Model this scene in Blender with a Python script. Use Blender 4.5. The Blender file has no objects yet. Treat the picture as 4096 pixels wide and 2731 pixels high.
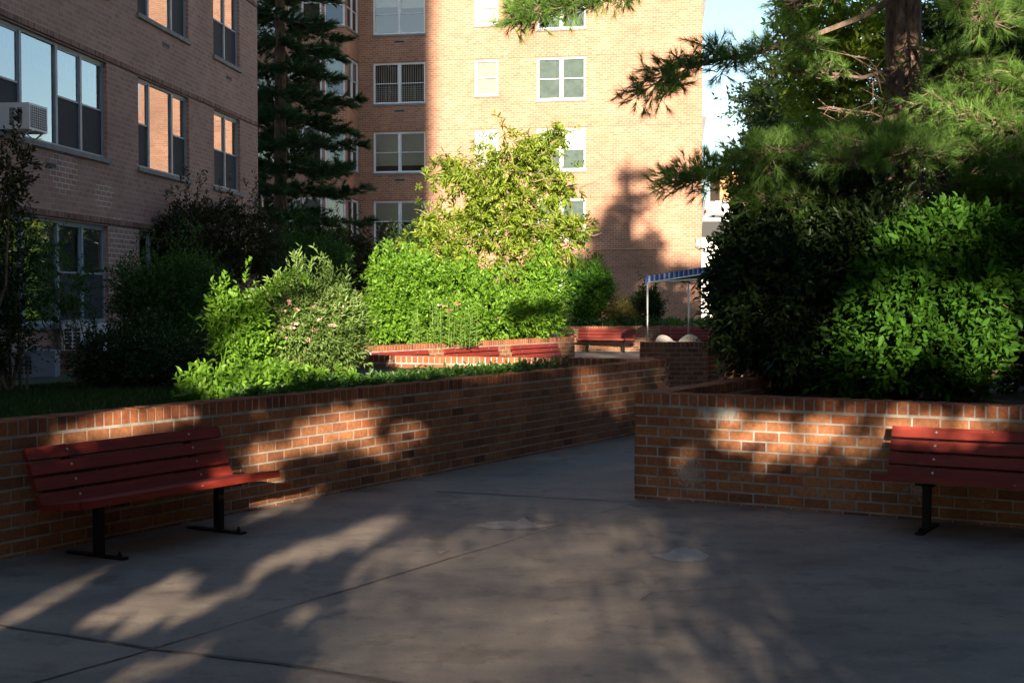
import bpy, math, random
import numpy as np
from mathutils import Vector, Matrix

R = math.radians
rng = np.random.default_rng(7)
random.seed(7)
scn = bpy.context.scene
COL = scn.collection

# ---------------------------------------------------------------- camera
F = 5550.0            # focal length in photo pixels (photo 4096 wide)
CAMH = 1.634
PITCH = math.atan(175.5 / F)
cd = bpy.data.cameras.new('camera')
cd.sensor_width = 36.0
cd.lens = 36.0 * F / 4096.0
cd.clip_start = 0.1
cd.clip_end = 3000
cam = bpy.data.objects.new('camera', cd)
COL.objects.link(cam)
cam.location = (0, 0, CAMH)
cam.rotation_euler = (R(90) - PITCH, 0, 0)
scn.camera = cam

# ---------------------------------------------------------------- sky, sun, exposure
ELEV = 12.0
TAN = math.tan(R(ELEV))
w = bpy.data.worlds.new('World')
scn.world = w
w.use_nodes = True
nt = w.node_tree
bg = nt.nodes['Background']
sky = nt.nodes.new('ShaderNodeTexSky')
sky.sky_type = 'NISHITA'
sky.sun_disc = False
sky.sun_elevation = R(ELEV)
sky.sun_rotation = R(180)
sky.air_density = 1.0
sky.dust_density = 0.6
sky.ozone_density = 1.6
nt.links.new(sky.outputs[0], bg.inputs[0])
bg.inputs[1].default_value = 0.064
sl = bpy.data.lights.new('sun', 'SUN')
sl.energy = 5.0
sl.angle = R(0.53)
sl.color = (1.0, 0.81, 0.60)
so = bpy.data.objects.new('sun', sl)
COL.objects.link(so)
so.rotation_euler = (R(90 - ELEV), 0, 0)
so.location = (0, -30, 30)
scn.view_settings.view_transform = 'Standard'
scn.view_settings.look = 'None'
scn.view_settings.exposure = 2.1
scn.view_settings.gamma = 1.0
scn.cycles.max_bounces = 6
scn.cycles.transparent_max_bounces = 12

# ---------------------------------------------------------------- photo pixel -> world helpers
def ray(px, py):
    u = (px - 2048) / F
    v = (1365.5 - py) / F
    return Vector((u, math.cos(PITCH) + v * math.sin(PITCH), -math.sin(PITCH) + v * math.cos(PITCH)))
def P(px, py, Y):
    d = ray(px, py)
    k = Y / d.y
    return Vector((d.x * k, Y, CAMH + d.z * k))
def G(px, py, h=0.0):
    d = ray(px, py)
    k = (h - CAMH) / d.z
    return Vector((d.x * k, d.y * k, h))
def hit(px, A, B):
    """distance from A along the plan line A-B where the column px meets it"""
    u = (px - 2048) / F
    d = Vector((B[0] - A[0], B[1] - A[1])).normalized()
    s = (u * A[1] - A[0]) / (d.x - u * d.y)
    return s

# ---------------------------------------------------------------- tagging
def tag(o, label=None, cat=None, group=None, kind=None):
    if label: o['label'] = label
    if cat: o['category'] = cat
    if group: o['group'] = group
    if kind: o['kind'] = kind
    return o
def empty(name, label, cat, loc=(0, 0, 0), rz=0.0, group=None):
    o = bpy.data.objects.new(name, None)
    COL.objects.link(o)
    o.empty_display_size = 0.2
    o.location = loc
    o.rotation_euler = (0, 0, rz)
    return tag(o, label, cat, group)

# ---------------------------------------------------------------- mesh builder
class MB:
    def __init__(s):
        s.v = []; s.f = []; s.uv = []; s.m = []; s.rnd = []
    def face(s, pts, uv=None, m=0, rnd=0.5):
        b = len(s.v)
        s.v += [tuple(p) for p in pts]
        s.f.append(tuple(range(b, b + len(pts))))
        s.uv.append(uv if uv else [(0, 0)] * len(pts))
        s.m.append(m); s.rnd.append(rnd)
    def hexa(s, c, m=0, rnd=0.5, skip=()):
        """8 corners: bottom 0-3 ccw, top 4-7"""
        q = [(0, 3, 2, 1), (4, 5, 6, 7), (0, 1, 5, 4), (1, 2, 6, 5), (2, 3, 7, 6), (3, 0, 4, 7)]
        for i, a in enumerate(q):
            if i in skip: continue
            p = [Vector(c[k]) for k in a]
            l1 = (p[1] - p[0]).length; l2 = (p[3] - p[0]).length
            s.face(p, [(0, 0), (l1, 0), (l1, l2), (0, l2)], m, rnd)
    def box(s, c, d, M=None, m=0, rnd=0.5):
        x, y, z = d[0] / 2, d[1] / 2, d[2] / 2
        pts = [Vector((c[0] + a * x, c[1] + b * y, c[2] + e * z)) for e in (-1, 1) for a, b in ((-1, -1), (1, -1), (1, 1), (-1, 1))]
        if M is not None: pts = [M @ p for p in pts]
        s.hexa(pts, m, rnd)
    def tube(s, pts, r, n=6, m=0, cap=True):
        pts = [Vector(p) for p in pts]
        rr = r if hasattr(r, '__len__') else [r] * len(pts)
        rings = []
        for i, p in enumerate(pts):
            d = (pts[min(i + 1, len(pts) - 1)] - pts[max(i - 1, 0)]).normalized()
            a = d.orthogonal().normalized() if i == 0 else (a - d * a.dot(d)).normalized()
            b = d.cross(a)
            rings.append([p + (a * math.cos(2 * math.pi * k / n) + b * math.sin(2 * math.pi * k / n)) * rr[i] for k in range(n)])
        base = len(s.v)
        for rg in rings: s.v += [tuple(q) for q in rg]
        for i in range(len(rings) - 1):
            for k in range(n):
                s.f.append((base + i * n + k, base + i * n + (k + 1) % n, base + (i + 1) * n + (k + 1) % n, base + (i + 1) * n + k))
                s.uv.append([(0, 0)] * 4); s.m.append(m); s.rnd.append(0.5)
        if cap:
            s.f.append(tuple(base + k for k in reversed(range(n)))); s.uv.append([(0, 0)] * n); s.m.append(m); s.rnd.append(.5)
            e = base + (len(rings) - 1) * n
            s.f.append(tuple(e + k for k in range(n))); s.uv.append([(0, 0)] * n); s.m.append(m); s.rnd.append(.5)
    def build(s, name, mats, parent=None, smooth=False):
        me = bpy.data.meshes.new(name)
        me.from_pydata(s.v, [], s.f)
        if not isinstance(mats, (list, tuple)): mats = [mats]
        for mt in mats: me.materials.append(mt)
        me.polygons.foreach_set('material_index', s.m)
        uvl = me.uv_layers.new(name='UVMap')
        flat = [c for f in s.uv for p in f for c in p]
        uvl.data.foreach_set('uv', flat)
        at = me.attributes.new('rnd', 'FLOAT', 'FACE')
        at.data.foreach_set('value', s.rnd)
        if smooth: me.polygons.foreach_set('use_smooth', [True] * len(s.f))
        me.update()
        o = bpy.data.objects.new(name, me)
        COL.objects.link(o)
        if parent: o.parent = parent
        return o

def np_mesh(name, V, FA, mat, rnd=None, parent=None):
    """V (n,3), FA (k,m) quads or tris"""
    me = bpy.data.meshes.new(name)
    n, k, m = len(V), len(FA), FA.shape[1]
    me.vertices.add(n); me.vertices.foreach_set('co', V.astype(np.float32).ravel())
    me.loops.add(k * m); me.loops.foreach_set('vertex_index', FA.astype(np.int32).ravel())
    me.polygons.add(k)
    me.polygons.foreach_set('loop_start', np.arange(0, k * m, m, dtype=np.int32))
    me.polygons.foreach_set('loop_total', np.full(k, m, dtype=np.int32))
    me.materials.append(mat)
    if rnd is not None:
        at = me.attributes.new('rnd', 'FLOAT', 'FACE')
        at.data.foreach_set('value', rnd.astype(np.float32))
    me.update(); me.validate()
    o = bpy.data.objects.new(name, me)
    COL.objects.link(o)
    if parent: o.parent = parent
    return o

# ---------------------------------------------------------------- materials
def newmat(name):
    m = bpy.data.materials.new(name)
    m.use_nodes = True
    n = m.node_tree.nodes; l = m.node_tree.links
    return m, n, l, n['Principled BSDF']
def ramp(n, stops):
    r = n.new('ShaderNodeValToRGB')
    e = r.color_ramp.elements
    while len(e) < len(stops): e.new(0.5)
    for i, (p, c) in enumerate(stops):
        e[i].position = p; e[i].color = (*c, 1)
    return r
def noise(n, l, scale, detail=4, co=None, rough=0.6, dim=None):
    t = n.new('ShaderNodeTexNoise')
    t.inputs['Scale'].default_value = scale
    t.inputs['Detail'].default_value = detail
    t.inputs['Roughness'].default_value = rough
    if co is None:
        c = n.new('ShaderNodeTexCoord'); co = c.outputs['Object']
    l.new(co, t.inputs['Vector'])
    return t
def plain(name, col, rough=0.6, metal=0.0, var=0.15, scale=8, bump=0.0, spec=0.5):
    m, n, l, b = newmat(name)
    t = noise(n, l, scale)
    lo = tuple(max(0, c * (1 - var)) for c in col); hi = tuple(min(1, c * (1 + var)) for c in col)
    r = ramp(n, [(0.3, lo), (0.7, hi)])
    l.new(t.outputs['Fac'], r.inputs[0]); l.new(r.outputs[0], b.inputs['Base Color'])
    b.inputs['Roughness'].default_value = rough
    b.inputs['Metallic'].default_value = metal
    b.inputs['Specular IOR Level'].default_value = spec
    if bump:
        t2 = noise(n, l, scale * 12, 3)
        bp = n.new('ShaderNodeBump'); bp.inputs['Strength'].default_value = bump; bp.inputs['Distance'].default_value = 0.01
        l.new(t2.outputs['Fac'], bp.inputs['Height']); l.new(bp.outputs[0], b.inputs['Normal'])
    return m
def math_node(n, l, op, a, b=None, c=None):
    m = n.new('ShaderNodeMath'); m.operation = op
    for i, x in enumerate((a, b, c)):
        if x is None: continue
        if isinstance(x, (int, float)): m.inputs[i].default_value = x
        else: l.new(x, m.inputs[i])
    return m.outputs[0]
def mixc(n, l, fac, a, b, mode='MIX'):
    m = n.new('ShaderNodeMix'); m.data_type = 'RGBA'; m.blend_type = mode
    for s, x in ((m.inputs[0], fac), (m.inputs[6], a), (m.inputs[7], b)):
        if isinstance(x, (int, float)): s.default_value = x
        elif isinstance(x, tuple): s.default_value = (*x, 1)
        else: l.new(x, s)
    return m.outputs[2]

def brick_tex(name, c1, c2, mortar, stains=()):
    """building brickwork in metres of UV; stains: (u, v, ru, rv) patches of lime bloom on the joints"""
    m, n, l, b = newmat(name)
    uv = n.new('ShaderNodeUVMap'); uv.uv_map = 'UVMap'
    wob = noise(n, l, 3.0, 2, uv.outputs[0])
    wadd = n.new('ShaderNodeVectorMath'); wadd.operation = 'MULTIPLY_ADD'
    l.new(wob.outputs['Color'], wadd.inputs[0]); wadd.inputs[1].default_value = (0.006, 0.008, 0); l.new(uv.outputs[0], wadd.inputs[2])
    t = n.new('ShaderNodeTexBrick')
    t.inputs['Scale'].default_value = 1.0
    t.inputs['Brick Width'].default_value = 0.206
    t.inputs['Row Height'].default_value = 0.08125
    t.inputs['Mortar Size'].default_value = 0.0068
    t.inputs['Mortar Smooth'].default_value = 0.15
    t.inputs['Bias'].default_value = 0.0
    t.inputs['Color1'].default_value = (*c1, 1); t.inputs['Color2'].default_value = (*c2, 1)
    l.new(wadd.outputs[0], t.inputs['Vector'])
    mn = noise(n, l, 0.9, 5, uv.outputs[0])
    mr = ramp(n, [(0.3, tuple(x * .62 for x in mortar)), (0.75, mortar)])
    l.new(mn.outputs['Fac'], mr.inputs[0])
    mcol = mr.outputs[0]
    for (su, sv, ru, rv) in stains:
        mp = n.new('ShaderNodeMapping')
        l.new(uv.outputs[0], mp.inputs['Vector'])
        mp.inputs['Location'].default_value = (-su / ru, -sv / rv, 0)
        mp.inputs['Scale'].default_value = (1 / ru, 1 / rv, 1)
        ln = n.new('ShaderNodeVectorMath'); ln.operation = 'LENGTH'; l.new(mp.outputs[0], ln.inputs[0])
        nn = noise(n, l, 7, 3, uv.outputs[0])
        d = math_node(n, l, 'ADD', ln.outputs['Value'], nn.outputs['Fac'])
        d = math_node(n, l, 'LESS_THAN', d, 1.35)
        mcol = mixc(n, l, d, mcol, (0.6, 0.6, 0.56))
    l.new(mcol, t.inputs['Mortar'])
    # broad weathering and grain
    g1 = noise(n, l, 0.6, 4, uv.outputs[0]); g2 = noise(n, l, 60, 3, uv.outputs[0])
    r1 = ramp(n, [(0.3, (.80, .80, .80)), (0.7, (1.1, 1.08, 1.05))]); l.new(g1.outputs['Fac'], r1.inputs[0])
    r2 = ramp(n, [(0.3, (.86, .86, .86)), (0.7, (1.08, 1.08, 1.08))]); l.new(g2.outputs['Fac'], r2.inputs[0])
    c = mixc(n, l, 1.0, t.outputs['Color'], r1.outputs[0], 'MULTIPLY')
    c = mixc(n, l, 1.0, c, r2.outputs[0], 'MULTIPLY')
    l.new(c, b.inputs['Base Color'])
    b.inputs['Roughness'].default_value = 0.9
    b.inputs['Specular IOR Level'].default_value = 0.2
    bp = n.new('ShaderNodeBump'); bp.inputs['Strength'].default_value = 0.7; bp.inputs['Distance'].default_value = 0.008; bp.invert = True
    l.new(t.outputs['Fac'], bp.inputs['Height']); l.new(bp.outputs[0], b.inputs['Normal'])
    return m

def garden_brick(name, stops, stain=None):
    m, n, l, b = newmat(name)
    a = n.new('ShaderNodeAttribute'); a.attribute_name = 'rnd'
    r = ramp(n, stops); l.new(a.outputs['Fac'], r.inputs[0])
    co = n.new('ShaderNodeTexCoord').outputs['Object']
    g = noise(n, l, 35, 5, co); r2 = ramp(n, [(0.25, (.62, .60, .58)), (0.72, (1.18, 1.16, 1.12))]); l.new(g.outputs['Fac'], r2.inputs[0])
    c = mixc(n, l, 1.0, r.outputs[0], r2.outputs[0], 'MULTIPLY')
    g3 = noise(n, l, 4.5, 6, co, 0.75); r3 = ramp(n, [(0.62, (0, 0, 0)), (0.74, (.55, .55, .55))]); l.new(g3.outputs['Fac'], r3.inputs[0])
    c = mixc(n, l, r3.outputs[0], c, (.30, .27, .24))
    g4 = noise(n, l, 1.1, 4, co); r4 = ramp(n, [(0.35, (.68, .66, .66)), (0.65, (1.08, 1.05, 1.02))]); l.new(g4.outputs['Fac'], r4.inputs[0])
    c = mixc(n, l, 1.0, c, r4.outputs[0], 'MULTIPLY')
    if stain:
        for (x, y, z, rx, rz, col, th, sc) in stain:
            mp = n.new('ShaderNodeMapping')
            l.new(co, mp.inputs['Vector'])
            mp.inputs['Location'].default_value = (-x / rx, -y / rx, -z / rz)
            mp.inputs['Scale'].default_value = (1 / rx, 1 / rx, 1 / rz)
            ln = n.new('ShaderNodeVectorMath'); ln.operation = 'LENGTH'; l.new(mp.outputs[0], ln.inputs[0])
            mp2 = n.new('ShaderNodeMapping'); l.new(co, mp2.inputs['Vector']); mp2.inputs['Scale'].default_value = sc
            nn = noise(n, l, 1.0, 5, mp2.outputs[0], 0.7)
            d = math_node(n, l, 'MULTIPLY', nn.outputs['Fac'], 2.0)
            d = math_node(n, l, 'ADD', d, ln.outputs['Value'])
            rr = ramp(n, [(0.0, (1, 1, 1)), (1.0, (0, 0, 0))])
            d = math_node(n, l, 'SUBTRACT', th, d)
            d = math_node(n, l, 'MULTIPLY', d, 2.5)
            d2 = n.new('ShaderNodeClamp'); l.new(d, d2.inputs[0]); d2.inputs[2].default_value = 0.75
            c = mixc(n, l, d2.outputs[0], c, col)
    l.new(c, b.inputs['Base Color'])
    b.inputs['Roughness'].default_value = 0.85; b.inputs['Specular IOR Level'].default_value = 0.25
    bp = n.new('ShaderNodeBump'); bp.inputs['Strength'].default_value = 0.5; bp.inputs['Distance'].default_value = 0.004
    gb = noise(n, l, 90, 4, co); l.new(gb.outputs['Fac'], bp.inputs['Height']); l.new(bp.outputs[0], b.inputs['Normal'])
    return m

def leafmat(name, dark, light, transl=0.35, gloss=0.12, rough=0.45, third=None):
    m, n, l, b = newmat(name)
    a = n.new('ShaderNodeAttribute'); a.attribute_name = 'rnd'
    st = [(0.0, dark), (0.8, light)]
    if third: st.append((1.0, third))
    r = ramp(n, st); l.new(a.outputs['Fac'], r.inputs[0])
    l.new(r.outputs[0], b.inputs['Base Color'])
    b.inputs['Roughness'].default_value = rough
    b.inputs['Specular IOR Level'].default_value = gloss * 3
    tr = n.new('ShaderNodeBsdfTranslucent')
    c = mixc(n, l, 1.0, r.outputs[0], (1.5, 1.7, 0.5), 'MULTIPLY')
    l.new(c, tr.inputs[0])
    mx = n.new('ShaderNodeMixShader'); mx.inputs[0].default_value = transl
    l.new(b.outputs[0], mx.inputs[1]); l.new(tr.outputs[0], mx.inputs[2])
    l.new(mx.outputs[0], n['Material Output'].inputs[0])
    return m

def glassmat(name, tint, base_refl, wob):
    m, n, l, b = newmat(name)
    n.remove(b)
    tr = n.new('ShaderNodeBsdfTransparent'); tr.inputs[0].default_value = (*tint, 1)
    gl = n.new('ShaderNodeBsdfGlossy'); gl.inputs['Roughness'].default_value = 0.02; gl.inputs[0].default_value = (.9, .95, 1, 1)
    fr = n.new('ShaderNodeFresnel'); fr.inputs[0].default_value = 1.9
    f = math_node(n, l, 'ADD', fr.outputs[0], base_refl)
    f2 = n.new('ShaderNodeClamp'); l.new(f, f2.inputs[0])
    t = noise(n, l, 1.6, 1)
    bp = n.new('ShaderNodeBump'); bp.inputs['Strength'].default_value = wob; bp.inputs['Distance'].default_value = 0.02
    l.new(t.outputs['Fac'], bp.inputs['Height']); l.new(bp.outputs[0], gl.inputs['Normal'])
    mx = n.new('ShaderNodeMixShader')
    l.new(f2.outputs[0], mx.inputs[0]); l.new(tr.outputs[0], mx.inputs[1]); l.new(gl.outputs[0], mx.inputs[2])
    l.new(mx.outputs[0], n['Material Output'].inputs[0])
    return m

def pavemat():
    m, n, l, b = newmat('concrete_paving')
    co = n.new('ShaderNodeTexCoord').outputs['Object']
    g1 = noise(n, l, 0.55, 6, co, 0.62)
    r1 = ramp(n, [(0.28, (.125, .106, .092)), (0.46, (.200, .172, .146)), (0.55, (.215, .184, .154)), (0.74, (.290, .248, .205))]); l.new(g1.outputs['Fac'], r1.inputs[0])
    mp = n.new('ShaderNodeMapping'); l.new(co, mp.inputs['Vector']); mp.inputs['Rotation'].default_value = (0, 0, R(-38)); mp.inputs['Scale'].default_value = (.9, 1.7, 1)
    g2 = noise(n, l, 1.3, 8, mp.outputs[0], 0.68)
    r2 = ramp(n, [(0.34, (.60, .60, .62)), (0.50, (.92, .92, .92)), (0.66, (1.12, 1.09, 1.04))]); l.new(g2.outputs['Fac'], r2.inputs[0])
    c = mixc(n, l, 1.0, r1.outputs[0], r2.outputs[0], 'MULTIPLY')
    g3 = noise(n, l, 180, 2, co); r3 = ramp(n, [(0.3, (.80, .80, .80)), (0.7, (1.16, 1.16, 1.16))]); l.new(g3.outputs['Fac'], r3.inputs[0])
    c = mixc(n, l, 1.0, c, r3.outputs[0], 'MULTIPLY')
    g4 = noise(n, l, 9, 4, co); r4 = ramp(n, [(0.64, (0, 0, 0)), (0.70, (.55, .55, .55))]); l.new(g4.outputs['Fac'], r4.inputs[0])
    c = mixc(n, l, r4.outputs[0], c, (.10, .088, .08))
    vo = n.new('ShaderNodeTexVoronoi'); vo.inputs['Scale'].default_value = 2.6; l.new(co, vo.inputs['Vector'])
    rv = ramp(n, [(0.045, (.6, .6, .6)), (0.075, (0, 0, 0))]); l.new(vo.outputs['Distance'], rv.inputs[0])
    c = mixc(n, l, rv.outputs[0], c, (.075, .068, .062))
    g5 = noise(n, l, 42, 5, co, .75); r5 = ramp(n, [(0.30, (.70, .70, .70)), (0.46, (1, 1, 1)), (0.60, (1, 1, 1)), (0.72, (1.28, 1.26, 1.22))]); l.new(g5.outputs['Fac'], r5.inputs[0])
    c = mixc(n, l, 1.0, c, r5.outputs[0], 'MULTIPLY')
    g6 = noise(n, l, 3.1, 7, co, .72); r6 = ramp(n, [(0.40, (.78, .77, .77)), (0.47, (1.0, 1.0, 1.0)), (0.60, (1.0, 1.0, 1.0)), (0.64, (1.13, 1.10, 1.06))]); l.new(g6.outputs['Fac'], r6.inputs[0])
    c = mixc(n, l, 1.0, c, r6.outputs[0], 'MULTIPLY')
    l.new(c, b.inputs['Base Color'])
    rr = ramp(n, [(0.35, (.62, .62, .62)), (0.65, (.88, .88, .88))]); l.new(g2.outputs['Fac'], rr.inputs[0]); l.new(rr.outputs[0], b.inputs['Roughness'])
    b.inputs['Specular IOR Level'].default_value = 0.3
    bp = n.new('ShaderNodeBump'); bp.inputs['Strength'].default_value = 0.35; bp.inputs['Distance'].default_value = 0.004
    gs = math_node(n, l, 'ADD', g3.outputs['Fac'], g4.outputs['Fac']); l.new(gs, bp.inputs['Height']); l.new(bp.outputs[0], b.inputs['Normal'])
    return m

M = {}
M['pave'] = pavemat()
M['joint'] = plain('joint_filler', (.065, .060, .058), .9, var=.4, scale=14, bump=.4)
M['patch'] = plain('pale_patch_mortar', (.235, .228, .222), .85, var=.12, scale=5, bump=.3)
M['patch2'] = plain('worn_patch_concrete', (.245, .215, .195), .85, var=.2, scale=7, bump=.4)
M['mortar'] = plain('mortar', (.245, .24, .22), .95, var=.3, scale=6, bump=.6)
BR = [(0.0, (.12, .050, .032)), (0.15, (.180, .074, .042)), (0.5, (.265, .115, .056)), (0.8, (.325, .155, .076)), (1.0, (.300, .104, .046))]
M['brick'] = garden_brick('garden_brick', BR)
M['coping'] = garden_brick('coping_brick', [(0, (.16, .058, .034)), (.5, (.26, .095, .045)), (1, (.31, .13, .062))])
M['far_brick'] = brick_tex('far_building_brick', (.33, .178, .125), (.25, .128, .088), (.52, .41, .32))
M['red_paint'] = None
M['black_metal'] = plain('black_metal', (.007, .007, .008), .6, .0, .3, 20, spec=.2)
M['frame_blue'] = plain('blue_grey_window_metal', (.20, .26, .31), .5, 0, .08, 3)
M['frame_white'] = plain('white_window_frame', (.55, .60, .64), .5, 0, .05, 3)
M['sill'] = plain('stone_sill', (.16, .17, .18), .8, 0, .2, 6)
M['glass'] = glassmat('window_glass', (.72, .80, .82), .22, .10)
M['glass_far'] = glassmat('far_window_glass', (.8, .86, .86), .03, .05)
M['screen'] = plain('insect_screen', (.030, .034, .040), .9, 0, .1, 4)
M['room'] = plain('dark_room', (.018, .018, .020), .9, 0, .2, 2)
M['blind'] = plain('pale_blind', (.46, .50, .48), .8, 0, .05, 2)
M['dim'] = plain('dim_drape_reflection', (.10, .13, .125), .9, 0, .2, 5)  # dull teal puts the glass reflection into a drape's colour
M['curtain'] = plain('curtain', (.30, .29, .27), .9, 0, .2, 10)
M['band'] = plain('lintel_dark_gap', (.035, .022, .018), .9, 0, .3, 6)  # dark strip along each lintel line
M['ac'] = plain('enamelled_white_metal', (.66, .68, .72), .45, 0, .06, 4)
M['ac_grey'] = plain('grey_enamel', (.20, .23, .28), .5, 0, .1, 5)
M['dark'] = plain('dark_grille', (.02, .022, .025), .8, 0, .2, 20)
M['steel'] = plain('galvanised_steel', (.42, .42, .41), .4, .7, .1, 8)
M['soil'] = plain('soil', (.035, .026, .020), .95, 0, .4, 6, .8)
M['lawn'] = plain('lawn_ground', (.028, .045, .015), .95, 0, .5, 5, .8)
M['bark'] = None
M['plastic'] = plain('white_plastic', (.25, .245, .23), .45, 0, .06, 4)

def paintmat():
    m, n, l, b = newmat('dark_red_paint')
    co = n.new('ShaderNodeTexCoord').outputs['Object']
    mp = n.new('ShaderNodeMapping'); l.new(co, mp.inputs['Vector']); mp.inputs['Scale'].default_value = (1.5, 18, 18)
    g = noise(n, l, 3, 4, mp.outputs[0]); r = ramp(n, [(0.3, (.115, .014, .010)), (0.7, (.200, .026, .016))]); l.new(g.outputs['Fac'], r.inputs[0])
    g2 = noise(n, l, 26, 5, co, .7); r2 = ramp(n, [(0.70, (0, 0, 0)), (0.715, (1, 1, 1))]); l.new(g2.outputs['Fac'], r2.inputs[0])
    c = mixc(n, l, r2.outputs[0], r.outputs[0], (.42, .36, .33))
    l.new(c, b.inputs['Base Color']); b.inputs['Roughness'].default_value = .55; b.inputs['Specular IOR Level'].default_value = .25
    bp = n.new('ShaderNodeBump'); bp.inputs['Strength'].default_value = .15; bp.inputs['Distance'].default_value = .004
    l.new(g.outputs['Fac'], bp.inputs['Height']); l.new(bp.outputs[0], b.inputs['Normal'])
    return m
M['red_paint'] = paintmat()
def barkmat(name, c1, c2):
    m, n, l, b = newmat(name)
    co = n.new('ShaderNodeTexCoord').outputs['Object']
    mp = n.new('ShaderNodeMapping'); l.new(co, mp.inputs['Vector']); mp.inputs['Scale'].default_value = (1, 1, .25)
    g = noise(n, l, 16, 6, mp.outputs[0], .65); r = ramp(n, [(0.35, c1), (0.62, c2)]); l.new(g.outputs['Fac'], r.inputs[0])
    l.new(r.outputs[0], b.inputs['Base Color']); b.inputs['Roughness'].default_value = .95
    bp = n.new('ShaderNodeBump'); bp.inputs['Strength'].default_value = .9; bp.inputs['Distance'].default_value = .03
    l.new(g.outputs['Fac'], bp.inputs['Height']); l.new(bp.outputs[0], b.inputs['Normal'])
    return m
M['bark'] = barkmat('bark', (.07, .05, .038), (.22, .165, .125))
M['twig'] = barkmat('twig_bark', (.10, .075, .05), (.24, .18, .12))
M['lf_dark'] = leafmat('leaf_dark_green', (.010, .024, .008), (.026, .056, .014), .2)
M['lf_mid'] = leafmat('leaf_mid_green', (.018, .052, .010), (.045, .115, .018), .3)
M['lf_lit'] = leafmat('leaf_sunlit_green', (.060, .15, .015), (.15, .30, .030), .42, third=(.20, .31, .04))  # brighter copy for sunlit plants, sunlight put into the leaf colour
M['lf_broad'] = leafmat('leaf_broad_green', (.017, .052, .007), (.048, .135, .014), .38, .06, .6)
M['lf_tree'] = leafmat('leaf_yellow_green', (.10, .16, .02), (.23, .31, .04), .45, third=(.32, .33, .08))
M['lf_red'] = leafmat('leaf_bronze_green', (.016, .020, .008), (.045, .048, .012), .2, third=(.09, .028, .012))
M['lf_spirea'] = leafmat('leaf_grey_green', (.075, .14, .035), (.17, .27, .075), .35)
M['lf_bluish'] = leafmat('leaf_blue_green', (.05, .09, .04), (.12, .19, .09), .3)
M['lf_shade'] = leafmat('shade_tree_leaf', (.035, .07, .018), (.06, .12, .03), .25)
M['needle'] = leafmat('pine_needle', (.040, .095, .020), (.13, .25, .050), .32, .12, .55)
M['needle_dark'] = leafmat('dark_needle', (.016, .046, .020), (.036, .092, .034), .18, .1, .6)
M['flower'] = plain('pink_flower', (.62, .36, .38), .7, 0, .25, 9)
M['flower_red'] = plain('pink_red_flower', (.72, .12, .16), .6, 0, .3, 9)
M['grass'] = leafmat('grass_blade', (.022, .050, .012), (.050, .095, .020), .3)

# ================================================================ SETTING: ground
LW0 = Vector((-3.18, 8.61)); LW1 = Vector((1.97, 17.38))      # left planter wall, near to far end
lwd = (LW1 - LW0).normalized(); lwn = Vector((lwd.y, -lwd.x))  # towards the path
RC = Vector((1.006, 11.30)); rwd = Vector((.868, -.496)).normalized(); rwn = Vector((rwd.y, -rwd.x))  # faces camera
RLd = Vector((.485, .875)).normalized()                       # return leg of the right planter
WB0 = LW1; WB1 = Vector((-6.9, 20.16))
WA0 = Vector((1.33, 29.5)); WA1 = Vector((-2.70, 23.3))
TOP = 0.862

def strip(mb, pts, w, z, m):
    """crack / joint: uneven ribbon through photo points on the ground"""
    W = [G(*p) for p in pts]
    L = []
    for a, b in zip(W[:-1], W[1:]):
        k = max(2, int((b - a).length / 0.06))
        for i in range(k): L.append(a.lerp(b, i / k))
    L.append(W[-1])
    prev = None
    off = 0; wd = w
    for i, p in enumerate(L):
        d = (L[min(i + 1, len(L) - 1)] - L[max(i - 1, 0)]).normalized()
        nrm = Vector((-d.y, d.x, 0))
        off = off * .9 + random.uniform(-.004, .004)
        wd = max(.25 * w, min(2.2 * w, wd + random.uniform(-.25, .25) * w))
        a = p + nrm * (off + wd / 2); b = p + nrm * (off - wd / 2)
        a.z = b.z = z
        if prev: mb.face([prev[1], b, a, prev[0]], m=m)
        prev = (a, b)
mb = MB()
mb.face([(-400, -200, 0), (400, -200, 0), (400, 1500, 0), (-400, 1500, 0)])
K = 1.7415
o2 = lambda L: [(x * K, y * K) for x, y in L]
strip(mb, o2([(1457, 1156), (1300, 1203), (1080, 1270), (960, 1306), (830, 1345), (690, 1388), (500, 1446), (350, 1491), (200, 1535), (75, 1568), (-80, 1612)]), .014, .004, 1)
strip(mb, o2([(1455, 1152), (1300, 1145), (1145, 1136), (1000, 1129)]), .012, .0045, 1)
strip(mb, o2([(-60, 1428), (0, 1437), (160, 1461), (350, 1491), (500, 1508), (640, 1524), (780, 1547), (920, 1570), (1100, 1600)]), .017, .005, 1)
strip(mb, o2([(1700, 1250 + 100), (1500, 1362), (1475, 1380)]), .004, .0042, 1)
strip(mb, o2([(1580, 1262), (1612, 1266), (1632, 1278)]), .008, .011, 1)
strip(mb, o2([(1180, 1190), (1205, 1186), (1215, 1193), (1270, 1203)]), .007, .011, 1)
def blob(mb, pts, z, m):
    W = [G(x * K, y * K) for x, y in pts]
    out = []
    for i, a in enumerate(W):
        b = W[(i + 1) % len(W)]
        for k in range(9):
            q = a.lerp(b, k / 9) + Vector((random.uniform(-.006, .006), random.uniform(-.007, .007), 0)); q.z = z
            out.append(q)
    c = sum(out, Vector()) / len(out)
    for i in range(len(out)): mb.face([c, out[i], out[(i + 1) % len(out)]], m=m)
blob(mb, [(1495, 1275), (1538, 1270), (1550, 1260), (1575, 1257), (1600, 1262), (1630, 1277), (1618, 1286), (1570, 1292), (1530, 1286)], .004, 2)
blob(mb, [(1093, 1206), (1120, 1199), (1160, 1196), (1185, 1198), (1203, 1188), (1216, 1198), (1240, 1205), (1283, 1204), (1230, 1214), (1170, 1216), (1120, 1214)], .004, 3)
blob(mb, [(1005, 1270), (1025, 1262), (1030, 1265), (1015, 1275)], .0082, 3)
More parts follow.
